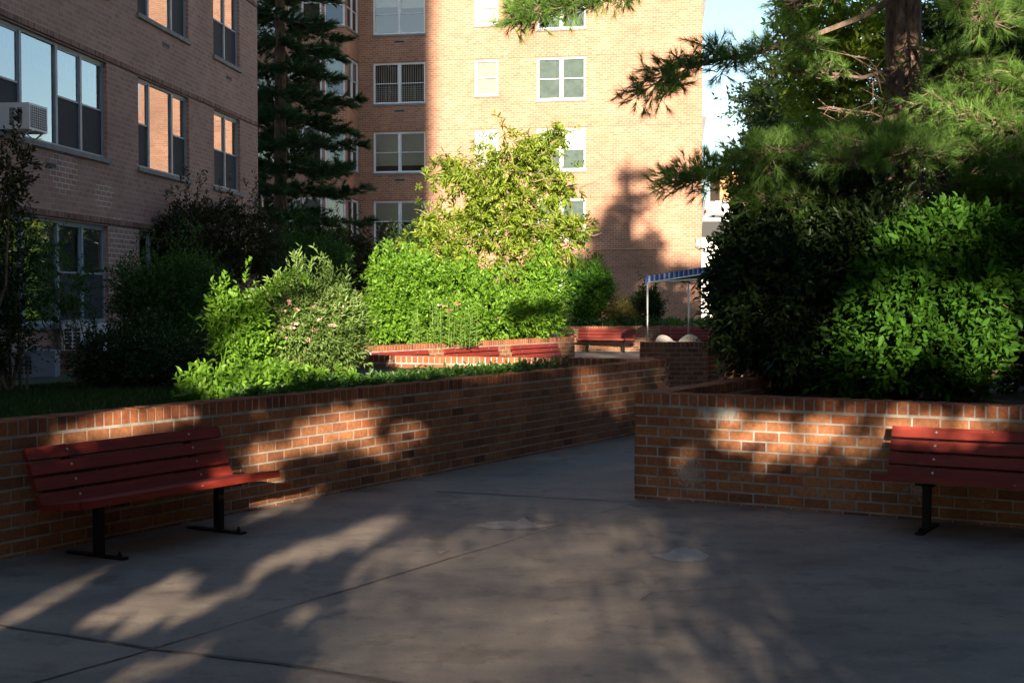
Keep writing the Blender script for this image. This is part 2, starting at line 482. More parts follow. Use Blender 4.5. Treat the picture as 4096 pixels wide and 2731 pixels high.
tag(mb.build('pavement', [M['pave'], M['joint'], M['patch'], M['patch2']]), kind='structure')

# soil and lawn patches behind the walls
def patch(name, c, h, mat, nu=30, nv=24, amp=.02, label=None, kind='structure'):
    """c: four plan corners, h: four heights"""
    mb = MB(); g = []
    for i in range(nu + 1):
        row = []
        for j in range(nv + 1):
            a, b = i / nu, j / nv
            x = (1 - a) * (1 - b) * c[0][0] + a * (1 - b) * c[1][0] + a * b * c[2][0] + (1 - a) * b * c[3][0]
            y = (1 - a) * (1 - b) * c[0][1] + a * (1 - b) * c[1][1] + a * b * c[2][1] + (1 - a) * b * c[3][1]
            z = (1 - a) * (1 - b) * h[0] + a * (1 - b) * h[1] + a * b * h[2] + (1 - a) * b * h[3]
            if 0 < i < nu and 0 < j < nv: z += random.uniform(-amp, amp)
            row.append((x, y, z))
        g.append(row)
    for i in range(nu):
        for j in range(nv): mb.face([g[i][j], g[i + 1][j], g[i + 1][j + 1], g[i][j + 1]])
    o = mb.build(name, mat)
    return tag(o, kind=kind)
A_ = LW0 - lwd * 6 - lwn * .12; B_ = LW1 - lwn * .12
lawn = patch('lawn', [A_, B_, WB1, (-9.4, 3)], [.79, .79, .55, .35], M['lawn'], 60, 40, .012)
patch('garden_bed', [(1.2, 29.6), (-2.9, 23.5), (-9, 33), (-9, 53.5)], [.72, .72, .6, .6], M['soil'], 20, 20, .03)
patch('garden_bed', [(1.2, 29.65), (-9, 53.6), (1.0, 53), (1.1, 43)], [.715, .6, .65, .68], M['soil'], 14, 14, .03)
patch('garden_bed', [(0.2, 42.4), (12, 42.4), (12, 50.4), (0.2, 51.7)], [.70, .70, .72, .72], M['soil'], 14, 8, .03)
rp = RC + rwd * .15
patch('garden_bed', [RC + RLd * .12 - rwn * .12 + rwd * .12, RC + rwd * 9 - rwn * .15, RC + rwd * 9 + RLd * 9, RC + RLd * 8.5 + rwd * .15], [.70, .70, .72, .72], M['soil'], 24, 24, .02)
patch('garden_bed', [(2.35, 24.5), (9, 24.9), (9, 28), (4.5, 28)], [.74] * 4, M['soil'], 8, 8, .02)

# ================================================================ garden walls
CP = .0813
def brickface(mb, mo, A, B, n, top, bot, seed):
    """running bond bricks on the face A->B with outward normal n (plan vectors)"""
    r = random.Random(seed)
    L = (B - A).length; d = (B - A) / L
    k = 0; z = top - .100
    while z > bot - .08:
        z1 = z - .0115; z0 = z - CP
        off = (k % 2) * .1015 + r.uniform(-.006, .006)
        s = -off
        while s < L:
            a = s + .005; b = s + .203 - .005 + r.uniform(-.002, .002)
            if a < .02: a = -.007
            if b > L - .02: b = L + .007
            s += .203
            if b - a < .02: continue
            out = r.uniform(.002, .005)
            e = .0035
            jz = r.uniform(-.0012, .0012)
            def pt(ss, zz, o): return (A.x + d.x * ss + n.x * o, A.y + d.y * ss + n.y * o, zz + jz)
            rn = min(1, max(0, r.gauss(.55, .20)))
            q0 = [pt(a, z0, -.004), pt(b, z0, -.004), pt(b, z1, -.004), pt(a, z1, -.004)]
            q1 = [pt(a + e, z0 + e, out), pt(b - e, z0 + e, out), pt(b - e, z1 - e, out), pt(a + e, z1 - e, out)]
            mb.face(q1, m=0, rnd=rn)
            for i in range(4):
                j = (i + 1) % 4
                mb.face([q0[i], q0[j], q1[j], q1[i]], m=0, rnd=rn)
        z -= CP; k += 1
def garden_wall(label, A, B, side, th=.20, top=TOP, faces=(1, 1), ends=(1, 1), seed=1, mat=None, group='brick planter walls around the courtyard'):
    """side: plan unit normal of the main face; A,B lie on the main face"""
    mat = mat or M['brick']
    root = empty('brick_wall', label, 'wall', (A.x, A.y, 0), group=group)
    off = Vector((A.x, A.y))
    A = A - off; B = B - off
    d = (B - A).normalized(); L = (B - A).length
    mb = MB()
    if faces[0]: brickface(mb, None, A, B, side, top, 0, seed)
    if faces[1]: brickface(mb, None, B - side * th, A - side * th, -side, top, 0, seed + 50)
    if ends[0]: brickface(mb, None, A - side * th, A, -d, top, 0, seed + 60)
    if ends[1]: brickface(mb, None, B, B - side * th, d, top, 0, seed + 70)
    mb.build('brickwork', mat, root)
    mo = MB()
    a, b, c, e = A + d * .002 - side * .001, B - d * .002 - side * .001, B - d * .002 - side * (th - .001), A + d * .002 - side * (th - .001)
    mo.hexa([(*a, -.02), (*b, -.02), (*c, -.02), (*e, -.02), (*a, top - .007), (*b, top - .007), (*c, top - .007), (*e, top - .007)])
    mo.build('mortar', M['mortar'], root)
    cp = MB(); r = random.Random(seed + 9)
    s = 0.0
    while s < L - .02:
        w_ = .0655 + r.uniform(-.003, .002)
        a1 = s + .001; b1 = min(L, s + w_)
        o1 = r.uniform(.002, .006); o2_ = r.uniform(.002, .006); tz = top + r.uniform(-.003, .003)
        z0 = top - .091
        rn = min(1, max(0, r.gauss(.5, .25)))
        def pt(ss, o, z): return Vector((A.x + d.x * ss + side.x * o, A.y + d.y * ss + side.y * o, z))
        c_ = .004
        base = [pt(a1, o1, z0), pt(b1, o1, z0), pt(b1, -th - o2_, z0), pt(a1, -th - o2_, z0)]
        mid = [pt(a1, o1, tz - c_), pt(b1, o1, tz - c_), pt(b1, -th - o2_, tz - c_), pt(a1, -th - o2_, tz - c_)]
        tp = [pt(a1 + .003, o1 - c_, tz), pt(b1 - .003, o1 - c_, tz), pt(b1 - .003, -th - o2_ + c_, tz), pt(a1 + .003, -th - o2_ + c_, tz)]
        sgn = 1 if (d.x * side.y - d.y * side.x) < 0 else -1
        for i in range(4):
            j = (i + 1) % 4
            cp.face([base[i], base[j], mid[j], mid[i]], rnd=rn); cp.face([mid[i], mid[j], tp[j], tp[i]], rnd=rn)
        cp.face(tp, rnd=rn); cp.face(base[::-1], rnd=rn)
        s += .079
    cp.build('coping', M['coping'], root)
    return root
garden_wall('long low brick planter wall running diagonally behind the left bench', LW0 - lwd * 5, LW1, lwn, faces=(1, 1), ends=(0, 1), seed=3)
M['brick_r'] = garden_brick('garden_brick_stained', BR, [
    (.62, -.36, .80, .30, .18, (.19, .27, .28), 1.80, (34, 34, 4)),
    (.42, -.25, .22, .26, .30, (.30, .26, .24), 1.50, (34, 34, 34)),
    (1.98, -1.12, .30, .22, .30, (.34, .30, .28), 1.48, (26, 26, 26))])
garden_wall('brick planter wall with pale lime streaks near its left corner, behind the right bench', RC, RC + rwd * 9, rwn, faces=(1, 1), ends=(1, 0), seed=11, mat=M['brick_r'])
rln = Vector((-RLd.y, RLd.x))
garden_wall('brick planter wall going back from the sharp corner beside the path', RC + RLd * .02 + rln * 0, RC + RLd * 8.5, rln, faces=(1, 1), ends=(0, 1), seed=15, top=TOP - .002)
wbd = (WB1 - WB0).normalized(); wbn = Vector((wbd.y, -wbd.x)); 
if wbn.y > 0: wbn = -wbn
garden_wall('sunlit brick wall closing the back of the ivy planter, seen over the green ground cover', WB1, WB0 + wbd * .22, wbn, seed=21, ends=(0, 0))
wad = (WA1 - WA0).normalized(); wan = Vector((-wad.y, wad.x))
if wan.y > 0: wan = -wan
garden_wall('brick wall carrying three bench backs in a row, in front of the bright shrubs', WA1 + wad * 3, WA0, wan, seed=31, top=.80, ends=(0, 1))
garden_wall('far brick wall behind the free standing red bench, below the tall facade', Vector((-.4, 42.2)), Vector((12, 42.2)), Vector((0, -1)), seed=41, top=.765, ends=(1, 0))
garden_wall('short brick planter wall in the middle distance beside the awning pole', Vector((2.27, 24.4)), Vector((3.46, 24.45)), Vector((0, -1)), seed=51, top=.85)
garden_wall('shadowed brick wall half hidden behind the big dark bush', Vector((3.5, 24.75)), Vector((10, 25.0)), Vector((0, -1)), seed=55, top=.85, ends=(0, 0))

# ================================================================ benches
def bench_meshes():
    """local frame: x along the bench, +y towards the wall (wall at y=0), z up"""
    root = empty('park_bench', 'x', 'bench')
    L = 1.74
    bk = MB()
    tilt = math.atan2(.12, .30)
    for i in range(4):
        zc = .655 - i * .093; yc = -.125 - i * .038
        Mx = Matrix.Translation((0, yc, zc)) @ Matrix.Rotation(-tilt, 4, 'X')
        bk.box((0, 0, 0), (L, .036, .081), Mx)
        bk.box((0, 0, 0), (L - .008, .040, .073), Mx)
        for sx in (-.55, .55):
            for k in range(1):
                bk.tube([Mx @ Vector((sx, -.019, .005)), Mx @ Vector((sx, -.024, .005))], .009, 8, m=1)
    bk.build('backrest', [M['red_paint'], M['steel']], root)
    st = MB()
    for i in range(5):
        yc = -.290 - i * .093; zc = .335 + i * .0125
        Mx = Matrix.Translation((0, yc, zc)) @ Matrix.Rotation(R(-7.6), 4, 'X')
        ext = 0.0
        st.box((0, 0, 0), (L + .02 * (i % 2), .084, .048), Mx)
        st.box((0, 0, 0), (L + .02 * (i % 2) - .008, .088, .040), Mx)
    st.build('seat', M['red_paint'], root)
    for sx in (-.55, .55):
        lg = MB()
        lg.box((sx, -.42, .165), (.052, .052, .33))
        q8 = Matrix.Translation((sx, -.47, .331)) @ Matrix.Rotation(R(-7.6), 4, 'X'); lg.box((0, 0, 0), (.05, .40, .026), q8)
        a = Vector((sx, -.275, .30)); b = Vector((sx, -.085, .69))
        dv = (b - a).normalized(); n_ = Vector((0, dv.z, -dv.y)) * .018
        x = Vector((.022, 0, 0))
        lg.hexa([a - x - n_, a + x - n_, a + x + n_, a - x + n_, b - x - n_, b + x - n_, b + x + n_, b - x + n_])
        lo = lg.build('leg', M['black_metal'], root)
        ft = MB()
        ft.box((sx, -.40, .008), (.055, .50, .014))
        ft.tube([(sx, -.60, .014), (sx, -.60, .034)], .016, 6); ft.tube([(sx, -.60, .034), (sx, -.60, .05)], .008, 6)
        ft.build('foot_plate', M['black_metal'], lo)
    return root
def copy_tree(o, parent=None):
    c = o.copy(); COL.objects.link(c)
    if parent: c.parent = parent
    for ch in list(o.children): copy_tree(ch, c)
    return c
bench0 = bench_meshes()
used = [False]
def place_bench(A, d, n, s, label, dist=0.0, rot=0):
    o = bench0 if not used[0] else copy_tree(bench0)
    used[0] = True
    p = A + d * s + n * dist
    o.location = (p.x, p.y, 0)
    # local -y must point along n
    o.rotation_euler = (0, 0, math.atan2(n.y, n.x) + math.pi / 2 + rot)
    tag(o, label, 'bench', 'red slatted benches of the courtyard')
    return o
place_bench(LW0, lwd, lwn, .93, 'dark red slatted bench standing against the long diagonal wall, nearest on the left', .02)
place_bench(RC, rwd, rwn, 3.0, 'dark red slatted bench cut by the right edge of the view', .03)
sA = lambda px: hit(px, WA1, WA0)
wadr = -wad
b2 = sA(1952) - .80; b3 = sA(2195) - .80; b1 = sA(1672) - .80
place_bench(WA1, wadr, wan, b1, 'lowest showing bench back of the three in a row, next to the pale cloth', .04)
place_bench(WA1, wadr, wan, b2, 'middle bench of the three in a row, two back slats showing over the wall', .04)
place_bench(WA1, wadr, wan, b3, 'bench with three shadowed back slats, rightmost of the three in a row', .04)
place_bench(Vector((2.9, 42.2)), Vector((1, 0)), Vector((0, -1)), 0, 'whole red bench with its legs in view, against the far brick wall', .28, R(-13))
place_bench(Vector((5.35, 42.2)), Vector((1, 0)), Vector((0, -1)), 0, 'shaded red bench behind the white plastic chairs under the awning', .08)
place_bench(Vector((3.9, 20.2)), Vector((.5, -.86)), Vector((-.86, -.5)), .6, 'sunlit red bench glimpsed through gaps low in the big dark bush', 0)

# ================================================================ left building
LB0 = Vector((-6.86, 18.6)); LB1 = Vector((-5.62, 30.8))
lbd = (LB1 - LB0).normalized(); lbn = Vector((lbd.y, -lbd.x))
def wall_holes(mb, A, B, n, z0, z1, holes, m=0, depth=.11, reveal_m=0, u0=0.0):
    """vertical wall from A to B (plan), holes (s0,s1,h0,h1); n outward"""
    L = (B - A).length; d = (B - A) / L
    S = sorted(set([0, L] + [min(L, max(0, h[i])) for h in holes for i in (0, 1)]))
    Z = sorted(set([z0, z1] + [h[i] for h in holes for i in (2, 3)]))
    flip = (d.x * n.y - d.y * n.x) > 0
    def add(p, uv, mm):
        if flip: p = p[::-1]; uv = uv[::-1]
        mb.face(p, uv, mm)
    for a, b in zip(S[:-1], S[1:]):
        for c, e in zip(Z[:-1], Z[1:]):
            sc, zc = (a + b) / 2, (c + e) / 2
            if any(h[0] < sc < h[1] and h[2] < zc < h[3] for h in holes): continue
            if b - a < 1e-6 or e - c < 1e-6: continue
            p = [(*(A + d * a), c), (*(A + d * b), c), (*(A + d * b), e), (*(A + d * a), e)]
            add(p, [(a + u0, c), (b + u0, c), (b + u0, e), (a + u0, e)], m)
    for h in holes:
        a, b, c, e = h
        a = max(0, a); b = min(L, b)
        P0 = A + d * a; P1 = A + d * b; Q0 = P0 - n * depth; Q1 = P1 - n * depth
        add([(*P0, c), (*Q0, c), (*Q0, e), (*P0, e)][::-1], [(0, c), (depth, c), (depth, e), (0, e)][::-1], reveal_m)
        add([(*P1, c), (*P1, e), (*Q1, e), (*Q1, c)][::-1], [(0, c), (0, e), (depth, e), (depth, c)][::-1], reveal_m)
        add([(*P0, e), (*Q0, e), (*Q1, e), (*P1, e)][::-1], [(a, 0), (a, depth), (b, depth), (b, 0)][::-1], reveal_m)
        add([(*P0, c), (*P1, c), (*Q1, c), (*Q0, c)][::-1], [(a, 0), (b, 0), (b, depth), (a, depth)][::-1], reveal_m)

def window(parent, A, d, n, s0, s1, h0, h1, lites, fm, style='dark', rec=.07, sill=True, glass=None, extra=None):
    """lites: list of (fraction0, fraction1, kind) kind 'dh' (double hung) or 'fix'"""
    glass = glass or M['glass']
    def pt(s, o, z): q = A + d * s + n * o; return Vector((q.x, q.y, z))
    def bar(mb, a, b, c, e, o0, o1, m=0):
        mb.hexa([pt(a, o1, c), pt(b, o1, c), pt(b, o0, c), pt(a, o0, c), pt(a, o1, e), pt(b, o1, e), pt(b, o0, e), pt(a, o0, e)], m)
    scs = []; fr = MB(); gl = MB(); sc = MB(); bl = MB(); rm = MB()
    o0, o1 = -rec - .05, -rec + .012
    W = s1 - s0; t = .045
    bar(fr, s0, s1, h1 - t, h1, o0, o1); bar(fr, s0, s1, h0, h0 + t, o0, o1 + .01)
    bar(fr, s0, s0 + t, h0 + t, h1 - t, o0, o1); bar(fr, s1 - t, s1, h0 + t, h1 - t, o0, o1)
    first = True
    mid = h0 + (h1 - h0) * .5
    for (f0, f1, kd) in lites:
        a = s0 + W * f0; b = s0 + W * f1
        if not first: bar(fr, a - .035, a + .035, h0 + t, h1 - t, o0, o1 + .004)
        first = False
        a += .04; b -= .04
        g = .028
        if kd == 'dh':
            for (c, e, oo) in ((mid - .018, h1 - t, 0), (h0 + t, mid + .018, -.022)):
                bar(fr, a, b, e - g, e, o0 + .01, o1 - .012 + oo); bar(fr, a, b, c, c + g, o0 + .01, o1 - .011 + oo)
                bar(fr, a, a + g, c + g, e - g, o0 + .01, o1 - .012 + oo); bar(fr, b - g, b, c + g, e - g, o0 + .01, o1 - .012 + oo)
            up = (mid + .0, h1 - t)
            gl.face([pt(a, o1 - .03, mid), pt(b, o1 - .03, mid), pt(b, o1 - .03, h1 - t), pt(a, o1 - .03, h1 - t)])
            if style == 'screen':
                scs.append([pt(a, o1 - .028, h0 + t), pt(b, o1 - .028, h0 + t), pt(b, o1 - .028, mid), pt(a, o1 - .028, mid)])
                gl.face([pt(a, o1 - .040, h0 + t), pt(b, o1 - .040, h0 + t), pt(b, o1 - .040, mid), pt(a, o1 - .040, mid)])
            else:
                gl.face([pt(a, o1 - .040, h0 + t), pt(b, o1 - .040, h0 + t), pt(b, o1 - .040, mid), pt(a, o1 - .040, mid)])
        else:
            gl.face([pt(a - .02, o1 - .03, h0 + t), pt(b + .02, o1 - .03, h0 + t), pt(b + .02, o1 - .03, h1 - t), pt(a - .02, o1 - .03, h1 - t)])
    w_ = fr.build('window', fm, parent)
    gl.build('pane', glass, w_)
    for q4 in scs:
        sc = MB(); sc.face(q4); sc.build('insect_screen', M['screen'], w_)
    rm.face([pt(s0, -.9, h0 - .3), pt(s1, -.9, h0 - .3), pt(s1, -.9, h1), pt(s0, -.9, h1)])
    rm.face([pt(s0, o0, h1), pt(s0, -.9, h1), pt(s1, -.9, h1), pt(s1, o0, h1)])
    rm.face([pt(s0, o0, h0), pt(s0, -.9, h0), pt(s0, -.9, h1), pt(s0, o0, h1)])
    rm.face([pt(s1, o0, h0), pt(s1, -.9, h0), pt(s1, -.9, h1), pt(s1, o0, h1)])
    rm.face([pt(s0, o0, h0), pt(s0, -.9, h0), pt(s1, -.9, h0), pt(s1, o0, h0)])
    rm.build('room_interior', M['room'], w_)
    if extra:
        for (f0, f1, g0, g1, mt) in extra:
            b_ = MB()
            a = s0 + W * f0; b = s0 + W * f1; c = h0 + (h1 - h0) * g0; e = h0 + (h1 - h0) * g1
            if mt == 'vertical':
                k = int((b - a) / .085)
                for i in range(k):
                    x = a + (b - a) * (i + .5) / k
                    b_.face([pt(x - .022, -.24, c), pt(x + .022, -.21, c), pt(x + .022, -.21, e), pt(x - .022, -.24, e)])
                b_.build('vertical_blind', M['blind'], w_)
            elif mt == 'guard':
                for i in range(7):
                    zz = c + (e - c) * i / 6
                    bar(b_, a, b, zz - .008, zz + .008, -.16, -.145)
                for x in (a + .02, a + (b - a) * .42, a + (b - a) * .58, b - .02):
                    bar(b_, x - .01, x + .01, c, e + .05, -.145, -.135)
                b_.build('child_guard', M['frame_white'], w_)
            else:
                bar(b_, a, b, c, e, -rec - .085, -rec - .070)
                b_.build('blind' if mt == 'blind' else 'curtain', M[mt], w_)  # the dim curtains carry a painted pane reflection
    if sill:
        sb = MB()
        bar(sb, s0 - .05, s1 + .05, h0 - .075, h0, -rec - .04, .045)
        sb.build('sill', M['sill'], w_)
    return w_

lb = empty('apartment_building', 'shaded brown brick apartment block with blue grey windows on the left', 'building', (LB1.x, LB1.y, 0))
lb_off = Vector((LB1.x, LB1.y))
near = LB0 - lbd * 16 - lb_off; far_ = Vector((0, 0))
hs = lambda px: hit(px, LB0, LB1) + 16         # metres along the wall from its near end
Llb = (LB1 - LB0).length + 16
HL = [2.81, 5.41, 8.01, 10.61, 13.2]
wins = []
for k, H in enumerate(HL[:4]):
    sh = 1.53
    for (xa, xb, kind) in ((-150, 436, 'A'), (560, 762, 'B'), (861, 965, 'C')):
        wins.append((hs(xa), hs(xb), H - sh - .03, H - .03, kind, k))
# a further pair of columns nearer than the frame edge keeps the facade going
for k, H in enumerate(HL[:4]):
    wins.append((6.0, 7.6, H - 1.56, H - .03, 'B', k)); wins.append((9.0, 10.6, H - 1.56, H - .03, 'B', k))
mb = MB()
wall_holes(mb, near, far_, lbn, 0.0, 16.0, [wn[:4] for wn in wins])
back = far_ - lbn * 12; back0 = near - lbn * 12
wall_holes(mb, far_, back, lbd, 0.0, 16.0, [])
wall_holes(mb, back, back0, -lbn, 0.0, 16.0, [])
wall_holes(mb, back0, near, -lbd, 0.0, 16.0, [])
mb.face([(*near, 16), (*far_, 16), (*back, 16), (*back0, 16)])
M['left_brick'] = brick_tex('left_building_brick', (.40, .235, .190), (.31, .175, .142), (.50, .43, .39), stains=[(hs(262), 3.52, .55, .42), (hs(455), 7.1, .5, .22), (hs(500), 2.0, .9, 1.1), (hs(420), 3.25, .45, .25)])
mb.build('wall', M['left_brick'], lb)
def pl(s, o, z): q = near + lbd * s + lbn * o; return Vector((q.x, q.y, z))
for H in HL:
    b_ = MB()
    rw = random.Random(int(H * 10))
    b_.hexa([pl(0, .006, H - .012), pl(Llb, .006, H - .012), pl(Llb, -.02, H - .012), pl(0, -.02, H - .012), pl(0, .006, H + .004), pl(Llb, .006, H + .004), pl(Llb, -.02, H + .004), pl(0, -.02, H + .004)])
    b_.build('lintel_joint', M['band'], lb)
    # soldier course, bricks on end, slightly proud
    c_ = MB(); s = 0
    while s < Llb - .08:
        o_ = rw.uniform(.010, .022)
        c_.hexa([pl(s + .003, o_, H + .006), pl(s + .099, o_, H + .006), pl(s + .099, -.01, H + .006), pl(s + .003, -.01, H + .006), pl(s + .003, o_, H + .085), pl(s + .099, o_, H + .085), pl(s + .099, -.01, H + .085), pl(s + .003, -.01, H + .085)], rnd=rw.random())
        s += .103
    c_.build('lintel_course', garden_brick('lintel_brick_%d' % int(H), [(0, (.20, .115, .095)), (1, (.31, .185, .15))]), lb)
LIT = {'A': [(0, .62, 'fix'), (.62, .82, 'dh'), (.82, 1, 'dh')], 'B': [(0, .25, 'dh'), (.25, .70, 'fix'), (.70, 1, 'dh')], 'C': [(0, .5, 'dh'), (.5, 1, 'dh')]}
for (a, b, c, e, kind, k) in wins:
    lit = LIT[kind]
    if kind == 'A':
        W_ = b - a
        f = lambda px: (hs(px) - a) / W_
        lit = [(0, f(0), 'dh'), (f(0), f(107), 'dh'), (f(107), f(250), 'fix'), (f(250), f(346), 'dh'), (f(346), 1, 'dh')]
    ex = []
    if kind == 'A' and k == 0: ex = [(0.0, .98, .0, 1, 'blind')]
    if kind == 'A' and k == 1: ex = [(.0, 1.0, .70, .98, 'curtain'), (.66, .96, .1, .4, 'curtain')]
    if kind == 'B' and k == 0: ex = [(0, 1, .0, 1, 'blind')]
    if kind == 'B' and k == 1: ex = [(.75, .95, .1, .5, 'curtain'), (0.05, .2, .1, .55, 'curtain')]
    if kind == 'C' and k >= 1: ex = [(.1, .4, .05, .5, 'curtain'), (.55, .72, .1, .5, 'curtain')]
    window(lb, near, lbd, lbn, a, b, c, e, lit, M['frame_blue'], style='screen', extra=ex)
def vent(parent, A, d, n, s, z, w_=.17):
    v = MB()
    def pt(ss, o, zz): q = A + d * ss + n * o; return Vector((q.x, q.y, zz))
    v.hexa([pt(s - w_, .012, z - .045), pt(s + w_, .012, z - .045), pt(s + w_, -.02, z - .045), pt(s - w_, -.02, z - .045), pt(s - w_, .012, z + .045), pt(s + w_, .012, z + .045), pt(s + w_, -.02, z + .045), pt(s - w_, -.02, z + .045)], 0)
    v.hexa([pt(s - w_ * .85, .016, z - .026), pt(s + w_ * .85, .016, z - .026), pt(s + w_ * .85, -.02, z - .026), pt(s - w_ * .85, -.02, z - .026), pt(s - w_ * .85, .016, z + .028), pt(s + w_ * .85, .016, z + .028), pt(s + w_ * .85, -.02, z + .028), pt(s - w_ * .85, -.02, z + .028)], 1)
    v.build('vent', [M['sill'], M['dark']], parent)
for px, py in ((210, 662), (672, 183), (921, 314), (679, 768), (925, 815)):
    s = hs(px); q = LB0 + lbd * (s - 16)
    z = P(px, py, q.y).z
    vent(lb, near, lbd, lbn, s, z)

# ---- air conditioner hanging out of the first floor window
s_in = hit(18, LB0, LB1); q = LB0 + lbd * s_in
zt = P(18, 411, q.y).z; zb = P(18, 517, q.y).z
ac = empty('air_conditioner', 'white boxy air conditioner propped on struts in the left building window', 'air conditioner', (q.x, q.y, zb))
def lp(s, o, z): v_ = lbd * s + lbn * o; return Vector((v_.x, v_.y, z))
hh = zt - zb
b_ = MB()
b_.hexa([lp(0, .38, 0), lp(0, -.1, 0), lp(.56, -.1, 0), lp(.56, .38, 0), lp(0, .38, hh), lp(0, -.1, hh), lp(.56, -.1, hh), lp(.56, .38, hh)])
b_.build('casing', M['ac'], ac)
b_ = MB()
for (o0_, o1_) in ((.10, .17), (.21, .28)):
    for i in range(12):
        z = hh * .2 + (hh * .62) * i / 12
        b_.hexa([lp(-.004, o0_, z), lp(-.004, o1_, z), lp(.001, o1_, z), lp(.001, o0_, z), lp(-.004, o0_, z + .011), lp(-.004, o1_, z + .011), lp(.001, o1_, z + .011), lp(.001, o0_, z + .011)])
b_.build('side_louvre', M['dark'], ac)
b_ = MB()
b_.hexa([lp(.04, .386, .03), lp(.52, .386, .03), lp(.52, .379, .03), lp(.04, .379, .03), lp(.04, .386, hh - .03), lp(.52, .386, hh - .03), lp(.52, .379, hh - .03), lp(.04, .379, hh - .03)], 0)
for i in range(9):
    z = .05 + (hh - .1) * i / 8
    b_.hexa([lp(.04, .391, z), lp(.52, .391, z), lp(.52, .386, z), lp(.04, .386, z), lp(.04, .391, z + .006), lp(.52, .391, z + .006), lp(.52, .386, z + .006), lp(.04, .386, z + .006)], 1)
for i in range(9):
    s = .05 + .46 * i / 8
    b_.hexa([lp(s, .393, .03), lp(s + .006, .393, .03), lp(s + .006, .387, .03), lp(s, .387, .03), lp(s, .393, hh - .03), lp(s + .006, .393, hh - .03), lp(s + .006, .387, hh - .03), lp(s, .387, hh - .03)], 1)
b_.build('rear_grille', [M['dark'], M['ac']], ac)
for s in (.08, .46):
    b_ = MB()
    b_.tube([lp(s, .36, -.004), lp(s, .02, -.28)], .012, 5); b_.tube([lp(s, .40, -.012), lp(s, -.02, -.012)], .010, 5)
    b_.tube([lp(s, .12, -.01), lp(s, .26, -.12)], .008, 5)
    b_.build('strut', M['ac'], ac)

# ---- outdoor condensers on a slab
def condenser(x0, x1, ytop, ybot, Y, label, mat, dep=.32):
    a = P(x0, ybot, Y); b = P(x1, ybot, Y); t = P(x0, ytop, Y)
    w_ = b.x - a.x; h_ = t.z - a.z
    c = empty('air_conditioner', label, 'air conditioner', (a.x, Y, a.z), R(6))
    b1 = MB(); b1.box((w_ / 2, dep / 2, h_ / 2), (w_, dep, h_)); b1.box((w_ / 2, dep / 2, h_ + .008), (w_ + .02, dep + .02, .018))
    b1.build('casing', mat, c)
    g = MB()
    n_ = max(4, int(h_ / .062))
    for i in range(n_):
        z = .05 + (h_ - .1) * i / n_
        for k in range(2):
            g.box((w_ * (.10 + .20 * k) + .03, -.002, z + .022), (w_ * .16, .012, .036))
    g.build('grille', M['dark'], c)
    pnl = MB(); pnl.box((w_ * .72, -.006, h_ * .5), (w_ * .48, .012, h_ * .9)); pnl.tube([(w_ * .72 + .0, -.012, h_ * .5), (w_ * .72, -.02, h_ * .5)], min(w_, h_) * .2, 20)
    pnl.build('front_panel', mat, c)
    f = MB()
    for sx in (.08, w_ - .08): f.box((sx, dep / 2, -.03), (.04, dep, .06))
    f.build('foot', M['black_metal'], c)
    return c
condenser(249, 415, 1297, 1486, 20.2, 'tall white outdoor cooling unit with slotted left side below the ground floor window', M['ac'])
condenser(54, 216, 1408, 1512, 18.6, 'low grey outdoor cooling unit on the lawn at the left', M['ac_grey'])
sb = MB(); p = P(40, 1516, 18.4); sb.box((-6.1, 19.4, .42), (2.6, 2.2, .14))
tag(sb.build('concrete_slab', M['sill']), kind='structure')

# ---- meter box, conduit and hose on the corner of the left building
mbx = empty('utility_box', 'black utility box with pale conduit pipes on the corner of the left building', 'utility box', (LB1.x, LB1.y, 3.3))
Y = LB1.y
def cp_(px, py, y=-.06): q = P(px, py, Y + y); return Vector((q.x - LB1.x, q.y - LB1.y, q.z - 3.3))
def pbox(mb, x0, x1, y0, y1, ya, yb, m=0):
    a = cp_(x0, y1, ya); b = cp_(x1, y0, ya)
    mb.box(((a.x + b.x) / 2, (ya + yb) / 2, (a.z + b.z) / 2), (b.x - a.x, yb - ya, b.z - a.z), m=m)
b_ = MB(); pbox(b_, 1018, 1042, 779, 828, -.14, .02); b_.build('housing', M['black_metal'], mbx)
b_ = MB(); pbox(b_, 1027, 1034, 803, 827, -.17, -.139); pbox(b_, 1021, 1030, 783, 796, -.165, -.139); pbox(b_, 1041.5, 1050, 782, 828, -.10, .0); b_.build('cover', M['plastic'], mbx)
b_ = MB(); b_.tube([cp_(1020, 828), cp_(1024, 846), cp_(1034, 856), cp_(1046, 850), cp_(1050, 840)], .012, 6); b_.tube([cp_(1052, 842), cp_(1050, 862), cp_(1043, 902)], .02, 6)
b_.tube([cp_(1037, 872), cp_(1029, 900), cp_(1030, 918)], .014, 6); b_.tube([cp_(1031, 865), cp_(1029, 898)], .012, 6)
b_.build('conduit', M['ac'], mbx)
b_ = MB(); L_ = []
for i in range(21):
    a = -1.9 + i / 20 * 4.2
    L_.append(cp_(1054 + 15 * math.cos(a), 916 - 17 * math.sin(a) * 1.0))
b_.tube(L_, .018, 6)
hs_o = tag(b_.build('hose', plain('blue_hose', (.05, .22, .50), .5, 0, .1, 6)), 'bright blue coil of hose at the corner of the left building', 'hose')
hs_o.location = (LB1.x, LB1.y, 3.3)

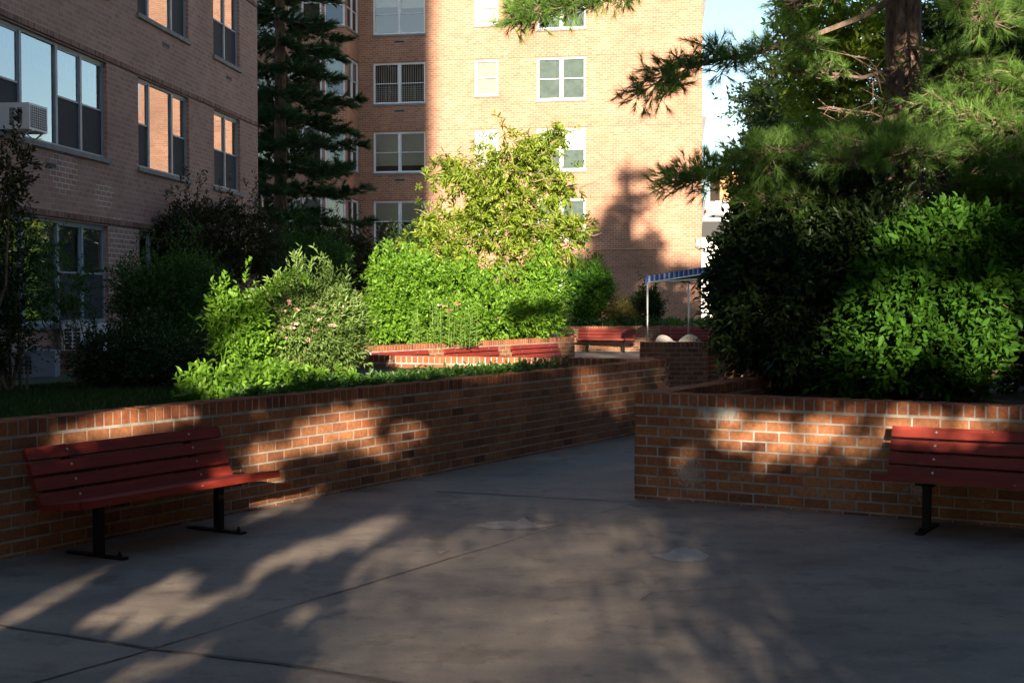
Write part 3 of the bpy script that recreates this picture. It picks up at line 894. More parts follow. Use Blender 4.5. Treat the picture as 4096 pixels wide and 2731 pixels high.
# ================================================================ far building
FL = Vector((-5.83, 53.0)); FR = Vector((6.89, 50.5))
fd = (FR - FL).normalized(); fn = Vector((fd.y, -fd.x))
Lf = (FR - FL).length
fb = empty('apartment_building', 'tall sunlit tan brick apartment block closing the courtyard at the back', 'building', (FL.x, FL.y, 0))
fo = Vector((FL.x, FL.y))
fs = lambda px: hit(px, FL, FR)
FH = [2.73, 5.33, 7.93, 10.53, 13.13, 15.73]
fw = []
for k, H in enumerate(FH):
    if k >= 1: fw.append((fs(1496), fs(1703), H - 1.58, H - .04, 'P', k))
    if k >= 1: fw.append((fs(1900), fs(1992), H - 1.36, H - .04, 'N', k))
    fw.append((fs(2147), fs(2341), H - 1.60, H - .04, 'Q', k))
mb = MB()
Z = Vector((0, 0))
wall_holes(mb, Z, FR - fo, fn, 0, 18, [x[:4] for x in fw], depth=.1)
fside = Vector((-fn.x, -fn.y))
FRo = FR - fo
fside = Vector((.11, .994))
wall_holes(mb, FRo, FRo + fside * 16, fd, 0, 18, [])
# bay tower and recess to the left
BP = [Vector((-6.07, 51.25)), Vector((-6.87, 50.8)), Vector((-7.72, 50.8)), Vector((-8.3, 52.2)), Vector((-8.6, 53.5)), Vector((-16, 55))]
BP = [b - fo for b in BP]
chain = [BP[5], BP[4], BP[3], BP[2], BP[1], BP[0], Z]
bayw = []
for i in range(6):
    A, B = chain[i], chain[i + 1]
    d_ = (B - A).normalized(); n_ = Vector((d_.y, -d_.x)); L_ = (B - A).length
    holes = []
    for k, H in enumerate(FH):
        if i == 0: holes += [(L_ - 2.3, L_ - .5, H - 1.55, H - .04)]
        elif L_ > .7: holes += [(.06, L_ - .06, H - 1.55, H - .04)]
    wall_holes(mb, A, B, n_, 0, 18, holes, depth=.08)
    bayw.append((A, d_, n_, holes, L_))
mb.build('wall', M['far_brick'], fb)
rf = MB(); rf.face([(*Z, 18), (*FRo, 18), (*(FRo + fside * 16), 18), (*(fside * 16), 18)]); rf.build('roof', M['sill'], fb)
sty = {
 ('P', 1): [(0.0, .5, .5, 1, 'blind'), (.5, 1, .5, 1, 'blind')],
 ('P', 2): [(0.0, .5, .18, 1, 'blind'), (.5, 1, .18, 1, 'blind')],
 ('P', 3): [(0.02, .98, .05, 1, 'vertical'), (.04, .47, .10, .42, 'guard'), (.53, .96, .10, .42, 'guard')],
 ('P', 4): [(0.0, .5, .68, 1, 'blind'), (.5, 1, .64, 1, 'blind')],
 ('P', 5): [(0.0, 1, .5, 1, 'blind')],
 ('N', 1): [(0, 1, .0, 1, 'dim')], ('N', 2): [(0, 1, .5, 1, 'blind'), (0, 1, .0, .5, 'curtain')], ('N', 3): [(0, 1, .0, .98, 'curtain')], ('N', 4): [(0, 1, .0, 1, 'curtain')],
 ('Q', 0): [(0, 1, .5, 1, 'curtain'), (0, 1, 0, .5, 'dim')], ('Q', 1): [(0, 1, .5, 1, 'dim'), (0, 1, 0, .5, 'curtain')], ('Q', 2): [(0, 1, .48, 1, 'blind'), (.0, 1, .0, .48, 'dim')],
 ('Q', 3): [(0, 1, .5, 1, 'dim'), (.04, .47, .10, .42, 'guard'), (.53, .96, .10, .42, 'guard'), (.0, 1, .0, .5, 'dim')], ('Q', 4): [(0, .48, .3, 1, 'curtain'), (0, 1, 0, .3, 'dim'), (.5, 1, .3, 1, 'dim')],
}
for (a, b, c, e, kind, k) in fw:
    lit = [(0, .5, 'dh'), (.5, 1, 'dh')] if kind != 'N' else [(0, 1, 'dh')]
    window(fb, Z, fd, fn, a, b, c, e, lit, M['frame_white'], 'clear', rec=.05, glass=M['glass_far'], extra=sty.get((kind, k), [(0, 1, .5, 1, 'blind')]))
for i, (A, d_, n_, holes, L_) in enumerate(bayw):
    for j, h in enumerate(holes):
        lit = [(0, 1, 'dh')] if i in (2, 3, 4) else [(0, .5, 'dh'), (.5, 1, 'dh')]
        ex = [(0, 1, .5, 1, 'blind')] if (i + j) % 3 != 0 else [(0, .3, 0, 1, 'curtain')]
        window(fb, A, d_, n_, *h, lit, M['frame_white'], 'clear', rec=.03, glass=M['glass_far'], extra=ex)
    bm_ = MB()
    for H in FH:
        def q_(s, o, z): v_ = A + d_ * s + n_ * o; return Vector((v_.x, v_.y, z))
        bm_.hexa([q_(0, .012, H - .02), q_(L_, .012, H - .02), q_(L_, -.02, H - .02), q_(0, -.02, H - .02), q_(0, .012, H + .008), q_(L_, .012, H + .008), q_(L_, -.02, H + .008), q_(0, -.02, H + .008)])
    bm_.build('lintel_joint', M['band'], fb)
rr = random.Random(4)
M['thin_joint'] = plain('thin_joint', (.16, .075, .045), .9, 0, .4, 3)
bm_ = MB()
for H in FH:
    def q_(s, o, z): v_ = fd * s + fn * o; return Vector((v_.x, v_.y, z))
    bm_.hexa([q_(0, .006, H - .008), q_(Lf, .006, H - .008), q_(Lf, -.02, H - .008), q_(0, -.02, H - .008), q_(0, .006, H + .008), q_(Lf, .006, H + .008), q_(Lf, -.02, H + .008), q_(0, -.02, H + .008)])
    s = .2
    while s < Lf:
        for dz, ds in ((.01, 0), (.095, .2)):
            if rr.random() < .12: continue
            a = s + ds
            bm_.hexa([q_(a, .004, H + dz), q_(a + .022, .004, H + dz), q_(a + .022, -.02, H + dz), q_(a, -.02, H + dz), q_(a, .004, H + dz + .075), q_(a + .022, .004, H + dz + .075), q_(a + .022, -.02, H + dz + .075), q_(a, -.02, H + dz + .075)])
        s += .413
bm_.build('expansion_joint', M['thin_joint'], fb)
for k in range(1, 6):
    vent(fb, Z, fd, fn, fs(1600), FH[k] - 1.86, .22)
# projecting bay edges on the right flank
for H in (5.4, 8.6, 13.2):
    b_ = MB(); a = FRo + fd * .0 + fside * 3
    b_.hexa([(a.x, a.y, H - 1.6), (a.x + .10, a.y + .3, H - 1.2), (a.x + .10, a.y + 2, H - 1.2), (a.x, a.y + 2, H - 1.6), (a.x, a.y, H), (a.x + .28, a.y + .3, H), (a.x + .28, a.y + 2, H), (a.x, a.y + 2, H)])
    b_.build('bay_bracket', M['sill'], fb)
cdt = MB(); z_ = P(2500, 998, 51).z
cdt.tube([(*(fd * fs(2250) + fn * .03), z_), (*(fd * fs(2775) + fn * .03), z_ + .03)], .018, 6); cdt.build('conduit', plain('painted_conduit', (.42, .30, .22), .7, 0, .1, 4), fb)
fl = empty('floodlight', 'grey box floodlight high on the right edge of the sunlit facade', 'floodlight', (*(FL + fd * fs(2788) + fn * .05), P(2788, 971, 50.7).z))
b_ = MB(); b_.box((0, -.05, .07), (.15, .12, .13)); b_.build('housing', M['sill'], fl)
b_ = MB(); b_.box((0, -.07, -.07), (.13, .10, .15)); b_.build('lens', M['blind'], fl)
b_ = MB(); b_.tube([(-.05, .0, -.15), (.03, -.03, -.22), (.12, -.03, -.28)], .02, 6); b_.build('bracket', M['steel'], fl)

# ================================================================ awning, chairs
AA = P(2582, 1134, 34.0)
aw = empty('awning', 'blue and white striped awning on thin steel poles', 'awning', (AA.x, AA.y, 0))
pB = P(2840, 1092, 36.0) - Vector((AA.x, AA.y, 0)); pC = P(2860, 1145, 43.0) - Vector((AA.x, AA.y, 0)); pA = AA - Vector((AA.x, AA.y, 0))
ext = (pB - pA) * .9
pB2 = pB + ext; pC2 = pC + (pC - pA) * .3 + Vector((2.2, 0, .5))
def awnmat():
    m, n, l, b = newmat('striped_canvas')
    uv = n.new('ShaderNodeUVMap'); uv.uv_map = 'UVMap'
    sx = n.new('ShaderNodeSeparateXYZ'); l.new(uv.outputs[0], sx.inputs[0])
    f = math_node(n, l, 'MULTIPLY', sx.outputs[0], 1 / .205); f = math_node(n, l, 'FRACT', f)
    r = ramp(n, [(0, (.012, .045, .20))]); r.color_ramp.interpolation = 'CONSTANT'
    e = r.color_ramp.elements
    for p, c in ((.24, (.45, .5, .55)), (.27, (.01, .035, .13)), (.40, (.30, .36, .42)), (.60, (.01, .035, .13)), (.74, (.45, .5, .55)), (.77, (.012, .045, .20))):
        x = e.new(p); x.color = (*c, 1)
    while len(e) > 7: e.remove(e[1])
    l.new(f, r.inputs[0]); l.new(r.outputs[0], b.inputs['Base Color']); b.inputs['Roughness'].default_value = .9
    return m
M['canvas'] = awnmat()
M['canvas_under'] = plain('canvas_underside', (.02, .03, .06), .95, 0, .2, 4)
vh = Vector((0, 0, .178))
mb = MB()
N_ = 14
def val(mb, a, b, u0):
    L = (b - a).length
    for i in range(N_):
        p = a.lerp(b, i / N_); q = a.lerp(b, (i + 1) / N_)
        s1 = .012 if i % 2 else 0; s2 = 0 if i % 2 else .012
        mb.face([p, q, q + vh, p + vh], [(u0 + L * i / N_, 0), (u0 + L * (i + 1) / N_, 0), (u0 + L * (i + 1) / N_, .18), (u0 + L * i / N_, .18)])
val(mb, pA, pB2, .16)
mb.build('valance', M['canvas'], aw)
mb = MB(); val(mb, pA, pC2, 0); mb.build('valance', M['canvas_under'], aw)
mb = MB(); up = Vector((0, 0, .18))
mb.face([pA + up, pB2 + up, pC2 + up], [(0, 0), (3, 0), (0, 3)], 0)
mb.face([pA + up * .9, pB2 + up * .9, pC2 + up * .9], m=1)
mb.build('canopy', [M['canvas'], M['canvas_under']], aw)
for (px, y_) in ((2590, 34.05), (2754, 39.6)):
    q = P(px, 1140, y_)
    mb = MB(); mb.tube([(q.x - AA.x, q.y - AA.y, 0), (q.x - AA.x, q.y - AA.y, q.z + .03)], .023, 8); mb.build('pole', M['steel'], aw, True)
mb = MB(); mb.tube([pA + Vector((.05, .05, .02)), pB2], .02, 6); mb.tube([pA + Vector((.05, .05, .02)), pC2], .02, 6); mb.build('frame', M['steel'], aw)

def plastic_chair(x, y, rz, label, first=[None]):
    if first[0] is None:
        r_ = empty('plastic_chair', 'x', 'chair')
        mb = MB(); N = 16
        prof = []
        for i in range(N + 1):
            a = math.pi * i / N
            prof.append((-math.cos(a) * .25, .42 + .375 * math.sin(a) ** .75))
        for i in range(N):
            (x0, z0), (x1, z1) = prof[i], prof[i + 1]
            yb = lambda xx, zz: .22 - (abs(xx) / .27) ** 2 * .16 + (zz - .42) * .22
            for o_ in (0, .012):
                mb.face([(x0, yb(x0, .42) + o_, .42), (x1, yb(x1, .42) + o_, .42), (x1, yb(x1, z1) + o_, z1), (x0, yb(x0, z0) + o_, z0)])
        mb.tube([(x0, .225 - (abs(x0) / .27) ** 2 * .16 + (z0 - .42) * .22, z0) for x0, z0 in prof], .014, 5)
        bk = mb.build('backrest', M['plastic'], r_, True)
        g = MB()
        for i in range(7):
            xx = -.15 + .05 * i
            yy = .22 - (abs(xx) / .27) ** 2 * .16
            g.hexa([(xx - .006, yy - .006, .50), (xx + .006, yy - .006, .50), (xx + .006, yy + .016, .50), (xx - .006, yy + .016, .50), (xx - .006, yy + .040, .72), (xx + .006, yy + .040, .72), (xx + .006, yy + .062, .72), (xx - .006, yy + .062, .72)])
        g.build('slot', M['sill'], bk)
        mb = MB(); mb.box((0, 0, .42), (.48, .46, .03)); mb.build('seat', M['plastic'], r_)
        mb = MB()
        for sx in (-.27, .27): mb.tube([(sx, .2, .62), (sx, -.18, .64), (sx, -.22, .42)], .022, 6)
        mb.build('armrest', M['plastic'], r_)
        for sx, sy in ((-.22, -.2), (.22, -.2), (-.22, .2), (.22, .2)):
            mb = MB(); mb.tube([(sx, sy, .42), (sx * 1.15, sy * 1.2, 0)], [.028, .018], 6); mb.build('leg', M['plastic'], r_)
        first[0] = r_; o = r_
    else: o = copy_tree(first[0])
    o.location = (x, y, 0); o.rotation_euler = (0, 0, rz)
    return tag(o, label, 'chair', 'white plastic chairs under the awning')
q = P(2672, 1340, 31.0); plastic_chair(q.x, 31, R(150), 'white plastic chair just right of the first awning pole')
q = P(2736, 1340, 31.6); plastic_chair(q.x, 31.6, R(200), 'pale chair behind the second awning pole, left one of the pair')
q = P(2765, 1340, 31.0); plastic_chair(q.x, 31.0, R(170), 'cream plastic chair touching the edge of the dark bush')

# small things
cl = MB()
q = P(1478, 1418, 20.5)
rr = random.Random(2)
pts = [[(q.x - .14 + .07 * i + rr.uniform(-.01, .01), q.y - .1 + .06 * j, .79 + .09 * math.sin(i * 1.1 + .4) * (1 - j * .25) + rr.uniform(-.012, .012)) for j in range(4)] for i in range(5)]
for i in range(4):
    for j in range(3): cl.face([pts[i][j], pts[i + 1][j], pts[i + 1][j + 1], pts[i][j + 1]])
o = cl.build('cloth', M['plastic']); md = o.modifiers.new('t', 'SOLIDIFY'); md.thickness = .01
tag(o, 'crumpled pale cloth lying near the low bench back', 'cloth')
g_ = G(760, 2104)
lt = MB()
for i in range(5):
    a = i * 1.3
    lt.box((g_.x + .02 * math.cos(a) * i, g_.y + .012 * math.sin(a), .016 + .006 * (i % 3)), (.035, .022, .010), None)
o = lt.build('litter', M['plastic'])
o.modifiers.new('b', 'BEVEL').width = .004
tag(o, 'scrap of white litter on the ground under the left bench', 'litter')

# ================================================================ background right: parking deck, car, lamp, block
Yd = 120.0
dk = empty('parking_deck', 'bleached white upper parking deck with rails right of the tall facade', 'parking structure', (P(2800, 900, Yd).x, Yd, 0))
def w2(px, py, y=Yd): return P(px, py, y) - Vector((P(2800, 900, Yd).x, Yd, 0))
zt = w2(2800, 872).z
mb = MB()
mb.box((22, 14, zt / 2 - .8), (60, 28, zt - 1.6)); mb.box((22, 14, zt - .15), (60.6, 28.6, .3)); mb.build('wall', plain('white_render', (.75, .75, .74), .9, 0, .04, 1), dk)
mb = MB(); mb.box((22, -.05, zt - 1.0), (60, .2, 1.3)); mb.build('opening', M['dark'], dk)
mb = MB()
for z_ in (.35, .75, 1.1): mb.tube([(-8, -.2, zt + z_ * .9), (52, -.2, zt + z_ * .9)], .035, 5)
for i in range(16): mb.tube([(-8 + 4 * i, -.2, zt), (-8 + 4 * i, -.2, zt + 1.0)], .035, 5)
mb.build('railing', M['steel'], dk)
bh = empty('low_building', 'low cream building with a dark opening beyond the parking deck', 'building', (P(2790, 860, 135).x, 135, 0))
z1_ = P(2790, 862, 135).z; z2_ = P(2790, 834, 135).z; z3_ = P(2790, 806, 135).z
mb = MB(); mb.box((3, 4, z1_ / 2), (12, 8, z1_)); mb.box((3, 4, (z2_ + z3_) / 2), (12, 8, z3_ - z2_)); mb.box((4.4, 4, (z1_ + z2_) / 2), (1.2, 7.6, z2_ - z1_)); mb.build('wall', plain('cream_wall', (.62, .5, .36), .9, 0, .05, 1), bh)
mb = MB(); mb.box((3, 5, (z1_ + z2_) / 2), (10, 5, z2_ - z1_)); mb.build('opening', M['dark'], bh)
ob = empty('low_building', 'narrow orange brick building glimpsed between the pine boughs', 'building', (P(2918, 800, 160).x, 160, 0))
mb = MB(); zt2 = P(2918, 700, 160).z; mb.box((0, 4, zt2 / 2), (2.2, 8, zt2)); mb.box((0, 4, zt2 + .15), (2.6, 8.4, .3)); mb.build('wall', plain('orange_brick', (.5, .26, .12), .9, 0, .1, 2), ob)
# car, seen from behind
cq = P(2898, 860, 121)
car = empty('parked_car', 'white pickup car seen from behind on the upper parking deck', 'car', (cq.x, 121.5, zt))
W_ = 1.86
def loft(mb, secs, m=0):
    """secs: list of (y, [(x,z)...]) closed rings"""
    for (y0, r0), (y1, r1) in zip(secs[:-1], secs[1:]):
        n_ = len(r0)
        for i in range(n_):
            j = (i + 1) % n_
            mb.face([(r0[i][0], y0, r0[i][1]), (r0[j][0], y0, r0[j][1]), (r1[j][0], y1, r1[j][1]), (r1[i][0], y1, r1[i][1])], m=m)
    for (y0, r0) in (secs[0], secs[-1]): mb.face([(x, y0, z) for x, z in r0], m=m)
def rect(w0, w1, z0, z1): return [(-w0, z0), (w0, z0), (w0 * 1.02, (z0 + z1) / 2), (w1, z1 - .05), (w1 - .08, z1), (-w1 + .08, z1), (-w1, z1 - .05), (-w0 * 1.02, (z0 + z1) / 2)]
mb = MB(); white = plain('white_car_paint', (.78, .78, .78), .25, 0, .02, 2)
loft(mb, [(0, rect(.88, .88, .42, 1.10)), (.08, rect(.93, .92, .36, 1.15)), (3.2, rect(.94, .93, .34, 1.15)), (5.0, rect(.9, .86, .36, 1.0))])
loft(mb, [(.35, rect(.80, .74, 1.12, 1.16)), (.75, rect(.82, .66, 1.12, 1.62)), (2.4, rect(.82, .64, 1.12, 1.64)), (3.3, rect(.80, .74, 1.12, 1.16))])
mb.build('body', white, car)
mb = MB(); mb.face([(-.66, .46, 1.2), (.66, .46, 1.2), (.58, .70, 1.54), (-.58, .70, 1.54)]); mb.box((0, 1.5, 1.40), (1.50, 1.4, .26)); mb.build('rear_window', M['room'], car)
for sx in (-.84, .84):
    mb = MB(); mb.box((sx, -.01, .88), (.13, .06, .36)); mb.build('tail_light', plain('red_lens', (.7, .03, .03), .3, 0, .1, 5), car)
for sx in (-.8, .8):
    for sy in (.9, 4.1):
        mb = MB(); mb.tube([(sx - .11, sy, .34), (sx + .11, sy, .34)], .34, 18); mb.build('wheel', M['black_metal'], car)
mb = MB(); mb.box((0, -.06, .46), (1.8, .14, .16)); mb.build('bumper', M['steel'], car)
mb = MB(); 
for sx in (-.5, .5): mb.box((sx, 1.5, 1.68), (.04, 1.3, .04))
mb.box((0, 1.0, 1.70), (1.1, .05, .04)); mb.build('roof_rack', M['black_metal'], car)
lq = P(2953, 800, 118)
lm = empty('street_lamp', 'thin double headed lamp post over the parking deck', 'street lamp', (lq.x, 118, 0))
zl = P(2953, 757, 118).z
mb = MB(); mb.tube([(0, 0, 0), (0, 0, zl)], .07, 6); mb.build('pole', M['sill'], lm)
for sx in (-1, 1):
    mb = MB(); mb.box((sx * .35, 0, zl), (.55, .25, .12)); mb.build('lamp_head', M['sill'], lm)

# ================================================================ foliage machinery
def norm(a): return a / np.maximum(np.linalg.norm(a, axis=-1, keepdims=True), 1e-9)
def leaves(name, base, dirs, size, mat, parent=None, width=.42, detail=True, droop=.15, rnd=None, up=.8):
    """one leaf per row: base point, growth direction, length"""
    n = len(base)
    size = np.broadcast_to(size, n) * rng.uniform(.7, 1.25, n)
    d = norm(dirs)
    upv = np.array([0, 0, 1.0]) * up + rng.normal(0, .55, (n, 3))
    side = norm(np.cross(d, upv)); nn = np.cross(side, d)
    s = size[:, None]; wv = side * s * width * .5
    fold = nn * s * .07
    if detail:
        V = np.stack([base, base + d * s * .30 + wv * .9 + fold, base + d * s * .68 + wv * .72 + fold * .7,
                      base + d * s - nn * s * droop, base + d * s * .68 - wv * .72 + fold * .7, base + d * s * .30 - wv * .9 + fold], 1).reshape(-1, 3)
        I = np.arange(n)[:, None] * 6
        FA = np.concatenate([I + [0, 1, 2, 3], I + [0, 3, 4, 5]], 0)
    else:
        V = np.stack([base, base + d * s * .45 + wv + fold, base + d * s - nn * s * droop, base + d * s * .45 - wv + fold], 1).reshape(-1, 3)
        I = np.arange(n)[:, None] * 4
        FA = np.concatenate([I + [0, 1, 2], I + [0, 2, 3]], 0)
    if rnd is None: rnd = rng.uniform(0, 1, n)
    return np_mesh(name, V, FA, mat, np.concatenate([rnd, rnd]), parent)

def twigs(roots, dirs, length, n_leaf, spread=.9):
    """expand twig roots into leaf bases and directions"""
    k = len(roots)
    t = np.linspace(.15, 1, n_leaf)[None, :, None]
    L = (np.broadcast_to(length, k) * rng.uniform(.6, 1.3, k))[:, None, None]
    d = norm(dirs)
    bend = rng.normal(0, .18, (k, 1, 3)) + np.array([0, 0, -.12])
    base = roots[:, None] + d[:, None] * L * t + bend * L * t ** 2
    a = norm(np.cross(d, rng.normal(0, 1, (k, 3))))[:, None]
    b = np.cross(d[:, None], a)
    ph = (np.arange(n_leaf) * 2.4)[None, :, None] + rng.uniform(0, 6, (k, 1, 1))
    ld = d[:, None] * (1 - t * .1) * .75 + (a * np.cos(ph) + b * np.sin(ph)) * spread * (1.05 - .5 * t) + rng.normal(0, .15, (k, n_leaf, 3))
    hue = np.repeat(rng.uniform(0, 1, k), n_leaf) * .55 + rng.uniform(0, .45, k * n_leaf)
    return base.reshape(-1, 3), ld.reshape(-1, 3), hue

def sphere_dirs(n):
    v = rng.normal(0, 1, (n, 3)); return norm(v)
def in_lobes(lobes, n, shell=.62):
    """lobes: (x,y,z,rx,ry,rz)"""
    L = np.array(lobes, float)
    wgt = (L[:, 3] * L[:, 4] + L[:, 3] * L[:, 5] + L[:, 4] * L[:, 5]); wgt /= wgt.sum()
    idx = rng.choice(len(L), n, p=wgt)
    d = sphere_dirs(n)
    r = shell + (1 - shell) * rng.uniform(0, 1, n) ** .6
    r *= 1 + .13 * np.sin(d[:, 0] * 5 + idx) * np.cos(d[:, 2] * 6 + idx * 2) + rng.normal(0, .04, n)
    p = L[idx, :3] + d * L[idx, 3:] * r[:, None]
    return p, norm(d * np.array([1, 1, .8]) + np.array([0, 0, .45]) + rng.normal(0, .35, (n, 3)))

def bush(name, label, cat, base, lobes, n, leaf, mat, twig=.16, nl=9, detail=True, width=.45, stems=7, stem_r=.018, group=None, shell=.55, zmin=None, spread=.9, stem_mat=None, part='foliage', extra=None, shoots=0.022):
    root = empty(name, label, cat, base, group=group)
    B = np.array(base, float)
    p, d = in_lobes(lobes, n, shell)
    if zmin is not None: k = p[:, 2] > zmin; p = p[k]; d = d[k]
    ns = int(n * shoots)
    pd_, dd_ = in_lobes(lobes, ns * 3, .93)
    top_ = np.argsort(-(dd_[:, 2] + rng.normal(0, .25, len(dd_))))[:ns]
    p = np.concatenate([p] + [pd_[top_] + np.array([0, 0, q * twig * 1.05]) for q in (0, .8, 1.6)])
    d = np.concatenate([d] + [np.tile([0, 0, 1.], (ns, 1)) + rng.normal(0, .25, (ns, 3)) for _ in range(3)])
    lb_, ld, hue = twigs(p - B, d, twig, nl, spread)
    if zmin is not None:
        k = lb_[:, 2] > zmin - B[2]; lb_ = lb_[k]; ld = ld[k]; hue = hue[k]
    leaves(part, lb_, ld, leaf, mat, root, width, detail, rnd=hue)
    mb = MB()
    L = np.array(lobes, float)
    for i in range(stems):
        l_ = L[i % len(L)]
        tgt = Vector(l_[:3] + rng.normal(0, .45, 3) * l_[3:]) - Vector(base)
        st = Vector((rng.normal(0, .10), rng.normal(0, .10), -.03))
        mid = st.lerp(tgt, .5) + Vector((rng.normal(0, .10), rng.normal(0, .10), .06))
        mb.tube([st, mid, tgt], [stem_r, stem_r * .7, stem_r * .3], 5)
        for k in range(5):
            a = mid.lerp(tgt, rng.uniform(0, .9)); e = a + Vector(rng.normal(0, .5, 3) * l_[3:] * .9) * .7
            mb.tube([a, a.lerp(e, .5) + Vector((0, 0, .05)), e], [stem_r * .5, stem_r * .3, stem_r * .12], 4, cap=False)
    mb.build('stem', stem_mat or M['twig'], root)
    return root

def L3(px, py, Y, rx, rz, ry=None):
    """lobe from photo pixels; rx, rz in photo pixels at that depth"""
    q = P(px, py, Y); k = Y / F
    return (q.x, q.y, q.z, rx * k, (ry if ry else rx * k), rz * k)
k_ = K
def O(px, py, Y, rx, rz, ry=None): return L3(px * K, py * K, Y, rx * K, rz * K, ry)

# ---------------- left garden
bush('shrub', 'tall dark shrub with mottled leaves at the left edge of the lawn', 'shrub', (-5.1, 14.2, .55),
     [O(10, 600, 14, 50, 60, .5), O(12, 540, 14.2, 42, 60, .4), O(10, 690, 14, 42, 70, .5), O(5, 780, 14.1, 40, 70, .5), O(-60, 700, 14, 80, 160, .6)], 900, .05, M['lf_dark'], twig=.2, nl=10, stems=10)
bush('shrub', 'bronze leaved branch hanging in at the upper left edge', 'shrub', (-5.2, 13.2, .5),
     [O(10, 375, 13, 28, 28, .2), O(38, 360, 13, 14, 28, .15), O(5, 430, 13, 40, 34, .3), O(-30, 470, 13, 50, 60, .3)], 170, .055, M['lf_red'], twig=.22, nl=12, stems=8)
bush('shrub', 'thin leggy shrub in front of the lower left window', 'shrub', (-4.9, 15.6, .5),
     [O(140, 650, 15.6, 38, 50, .3), O(120, 725, 15.6, 34, 40, .3), O(165, 690, 15.6, 22, 32, .3), O(95, 590, 15.4, 20, 26, .3)], 210, .045, M['lf_mid'], twig=.2, nl=10, stems=9, stem_r=.010)
bush('shrub', 'large rounded bronze green shrub against the left building corner', 'shrub', (-5.0, 25, .5),
     [O(490, 550, 25, 110, 66, 1.0), O(430, 530, 25, 55, 45, .8), O(560, 560, 25, 66, 60, .8), O(470, 620, 25, 90, 60, .8), O(400, 545, 24.6, 20, 22, .4)], 1500, .075, M['lf_red'], twig=.3, nl=10, detail=False, stems=12, stem_r=.03)
bush('shrub', 'dark clipped green shrub right of the bronze one', 'shrub', (-4.3, 26.5, .5),
     [O(690, 620, 26.5, 100, 66, 1.0), O(740, 610, 26.5, 55, 50, .8), O(650, 600, 27, 60, 46, .8), O(700, 700, 26.5, 95, 70, .8)], 1500, .065, M['lf_mid'], twig=.25, nl=10, detail=False, stems=12, stem_r=.03)
bush('shrub', 'dark reddish shrub below the bay window tower', 'shrub', (-4.0, 32, .5),
     [O(815, 620, 32, 42, 66, .8), O(800, 590, 32, 45, 30, .8), O(820, 720, 32, 42, 80, .8), O(780, 570, 32, 30, 20, .5)], 1100, .08, M['lf_red'], twig=.3, nl=10, detail=False, stems=10, stem_r=.03)
bush('rose_bush', 'spreading dark rose bush arching in the shade of the left garden', 'rose bush', (-4.1, 16.5, .55),
     [O(390, 690, 16.5, 80, 70, .8), O(440, 650, 16.5, 60, 40, .6), O(340, 720, 16.5, 50, 70, .7), O(470, 740, 16.3, 70, 80, .7), O(400, 800, 16, 90, 70, .7), O(300, 660, 16.5, 25, 40, .4)], 2300, .048, M['lf_mid'], twig=.22, nl=9, stems=14)
bush('shrub', 'low dense dark shrub resting on the lawn', 'shrub', (-4.3, 14.6, .6),
     [O(270, 830, 14.6, 85, 55, .5), O(350, 840, 14.6, 90, 50, .6), O(430, 850, 14.4, 60, 50, .5), O(228, 850, 14.6, 26, 30, .3)], 1450, .045, M['lf_dark'], twig=.16, nl=9, stems=9)
# lit rambling rose with an arching cane
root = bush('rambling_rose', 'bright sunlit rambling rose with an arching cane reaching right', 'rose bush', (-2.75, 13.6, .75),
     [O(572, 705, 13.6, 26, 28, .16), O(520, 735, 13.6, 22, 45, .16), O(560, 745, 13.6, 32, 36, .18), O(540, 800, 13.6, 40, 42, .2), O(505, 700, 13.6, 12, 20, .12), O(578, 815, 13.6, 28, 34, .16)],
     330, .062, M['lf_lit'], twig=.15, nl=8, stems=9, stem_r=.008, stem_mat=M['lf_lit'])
cane = [P(x * K, y * K, 13.5) for x, y in ((545, 830), (560, 770), (585, 710), (612, 668), (645, 645), (698, 628))]
B = Vector((-2.75, 13.6, .75))
mb = MB(); mb.tube([c - B for c in cane], [.011, .010, .009, .007, .005, .002], 5); mb.tube([cane[3] - B, P(640 * K, 655 * K, 13.5) - B, P(662 * K, 659 * K, 13.5) - B], .004, 4)
mb.build('cane', M['lf_lit'], root)
cp2 = []; cdn = []
for i in range(1, len(cane) - 1):
    for t in np.linspace(0, 1, 15):
        q = cane[i].lerp(cane[i + 1], t) - B; cp2.append(q)
        dd = (cane[i + 1] - cane[i]).normalized() + Vector((0, 0, rng.choice([-1, 1]) * .8)); cdn.append(dd)
a_, b_2, hu = twigs(np.array([tuple(q) for q in cp2]), np.array([tuple(q) for q in cdn]), .10, 6, .9)
leaves('foliage', a_, b_2, .05, M['lf_lit'], root, .5, True, rnd=hu)
# spirea
sp_l = [O(700, 740, 14.4, 95, 62, .5), O(660, 720, 14.4, 55, 50, .4), O(755, 745, 14.4, 55, 48, .4), O(690, 800, 14.4, 85, 48, .4), O(770, 790, 14.4, 40, 40, .3)]
root = bush('spirea_bush', 'rounded grey green bush dotted with pale pink flower heads', 'flowering bush', (-2.15, 14.4, .72), sp_l, 1500, .072, M['lf_spirea'], twig=.19, nl=10, width=.26, stems=16, stem_r=.008, spread=.8, shell=.75)
p, d = in_lobes(sp_l, 900, .95)
k = (d[:, 1] < .35) & (p[:, 2] > 1.15); p = p[k][:170] - np.array([-2.15, 14.4, .72]) + np.array([0, -.05, .04])
fb_, fdn, hu = twigs(p, np.tile([0, 0, 1.0], (len(p), 1)) + rng.normal(0, .3, (len(p), 3)), .004, 14, 3.5)
leaves('flower_head', fb_, fdn, .038, M['flower'], root, .8, False, rnd=hu)
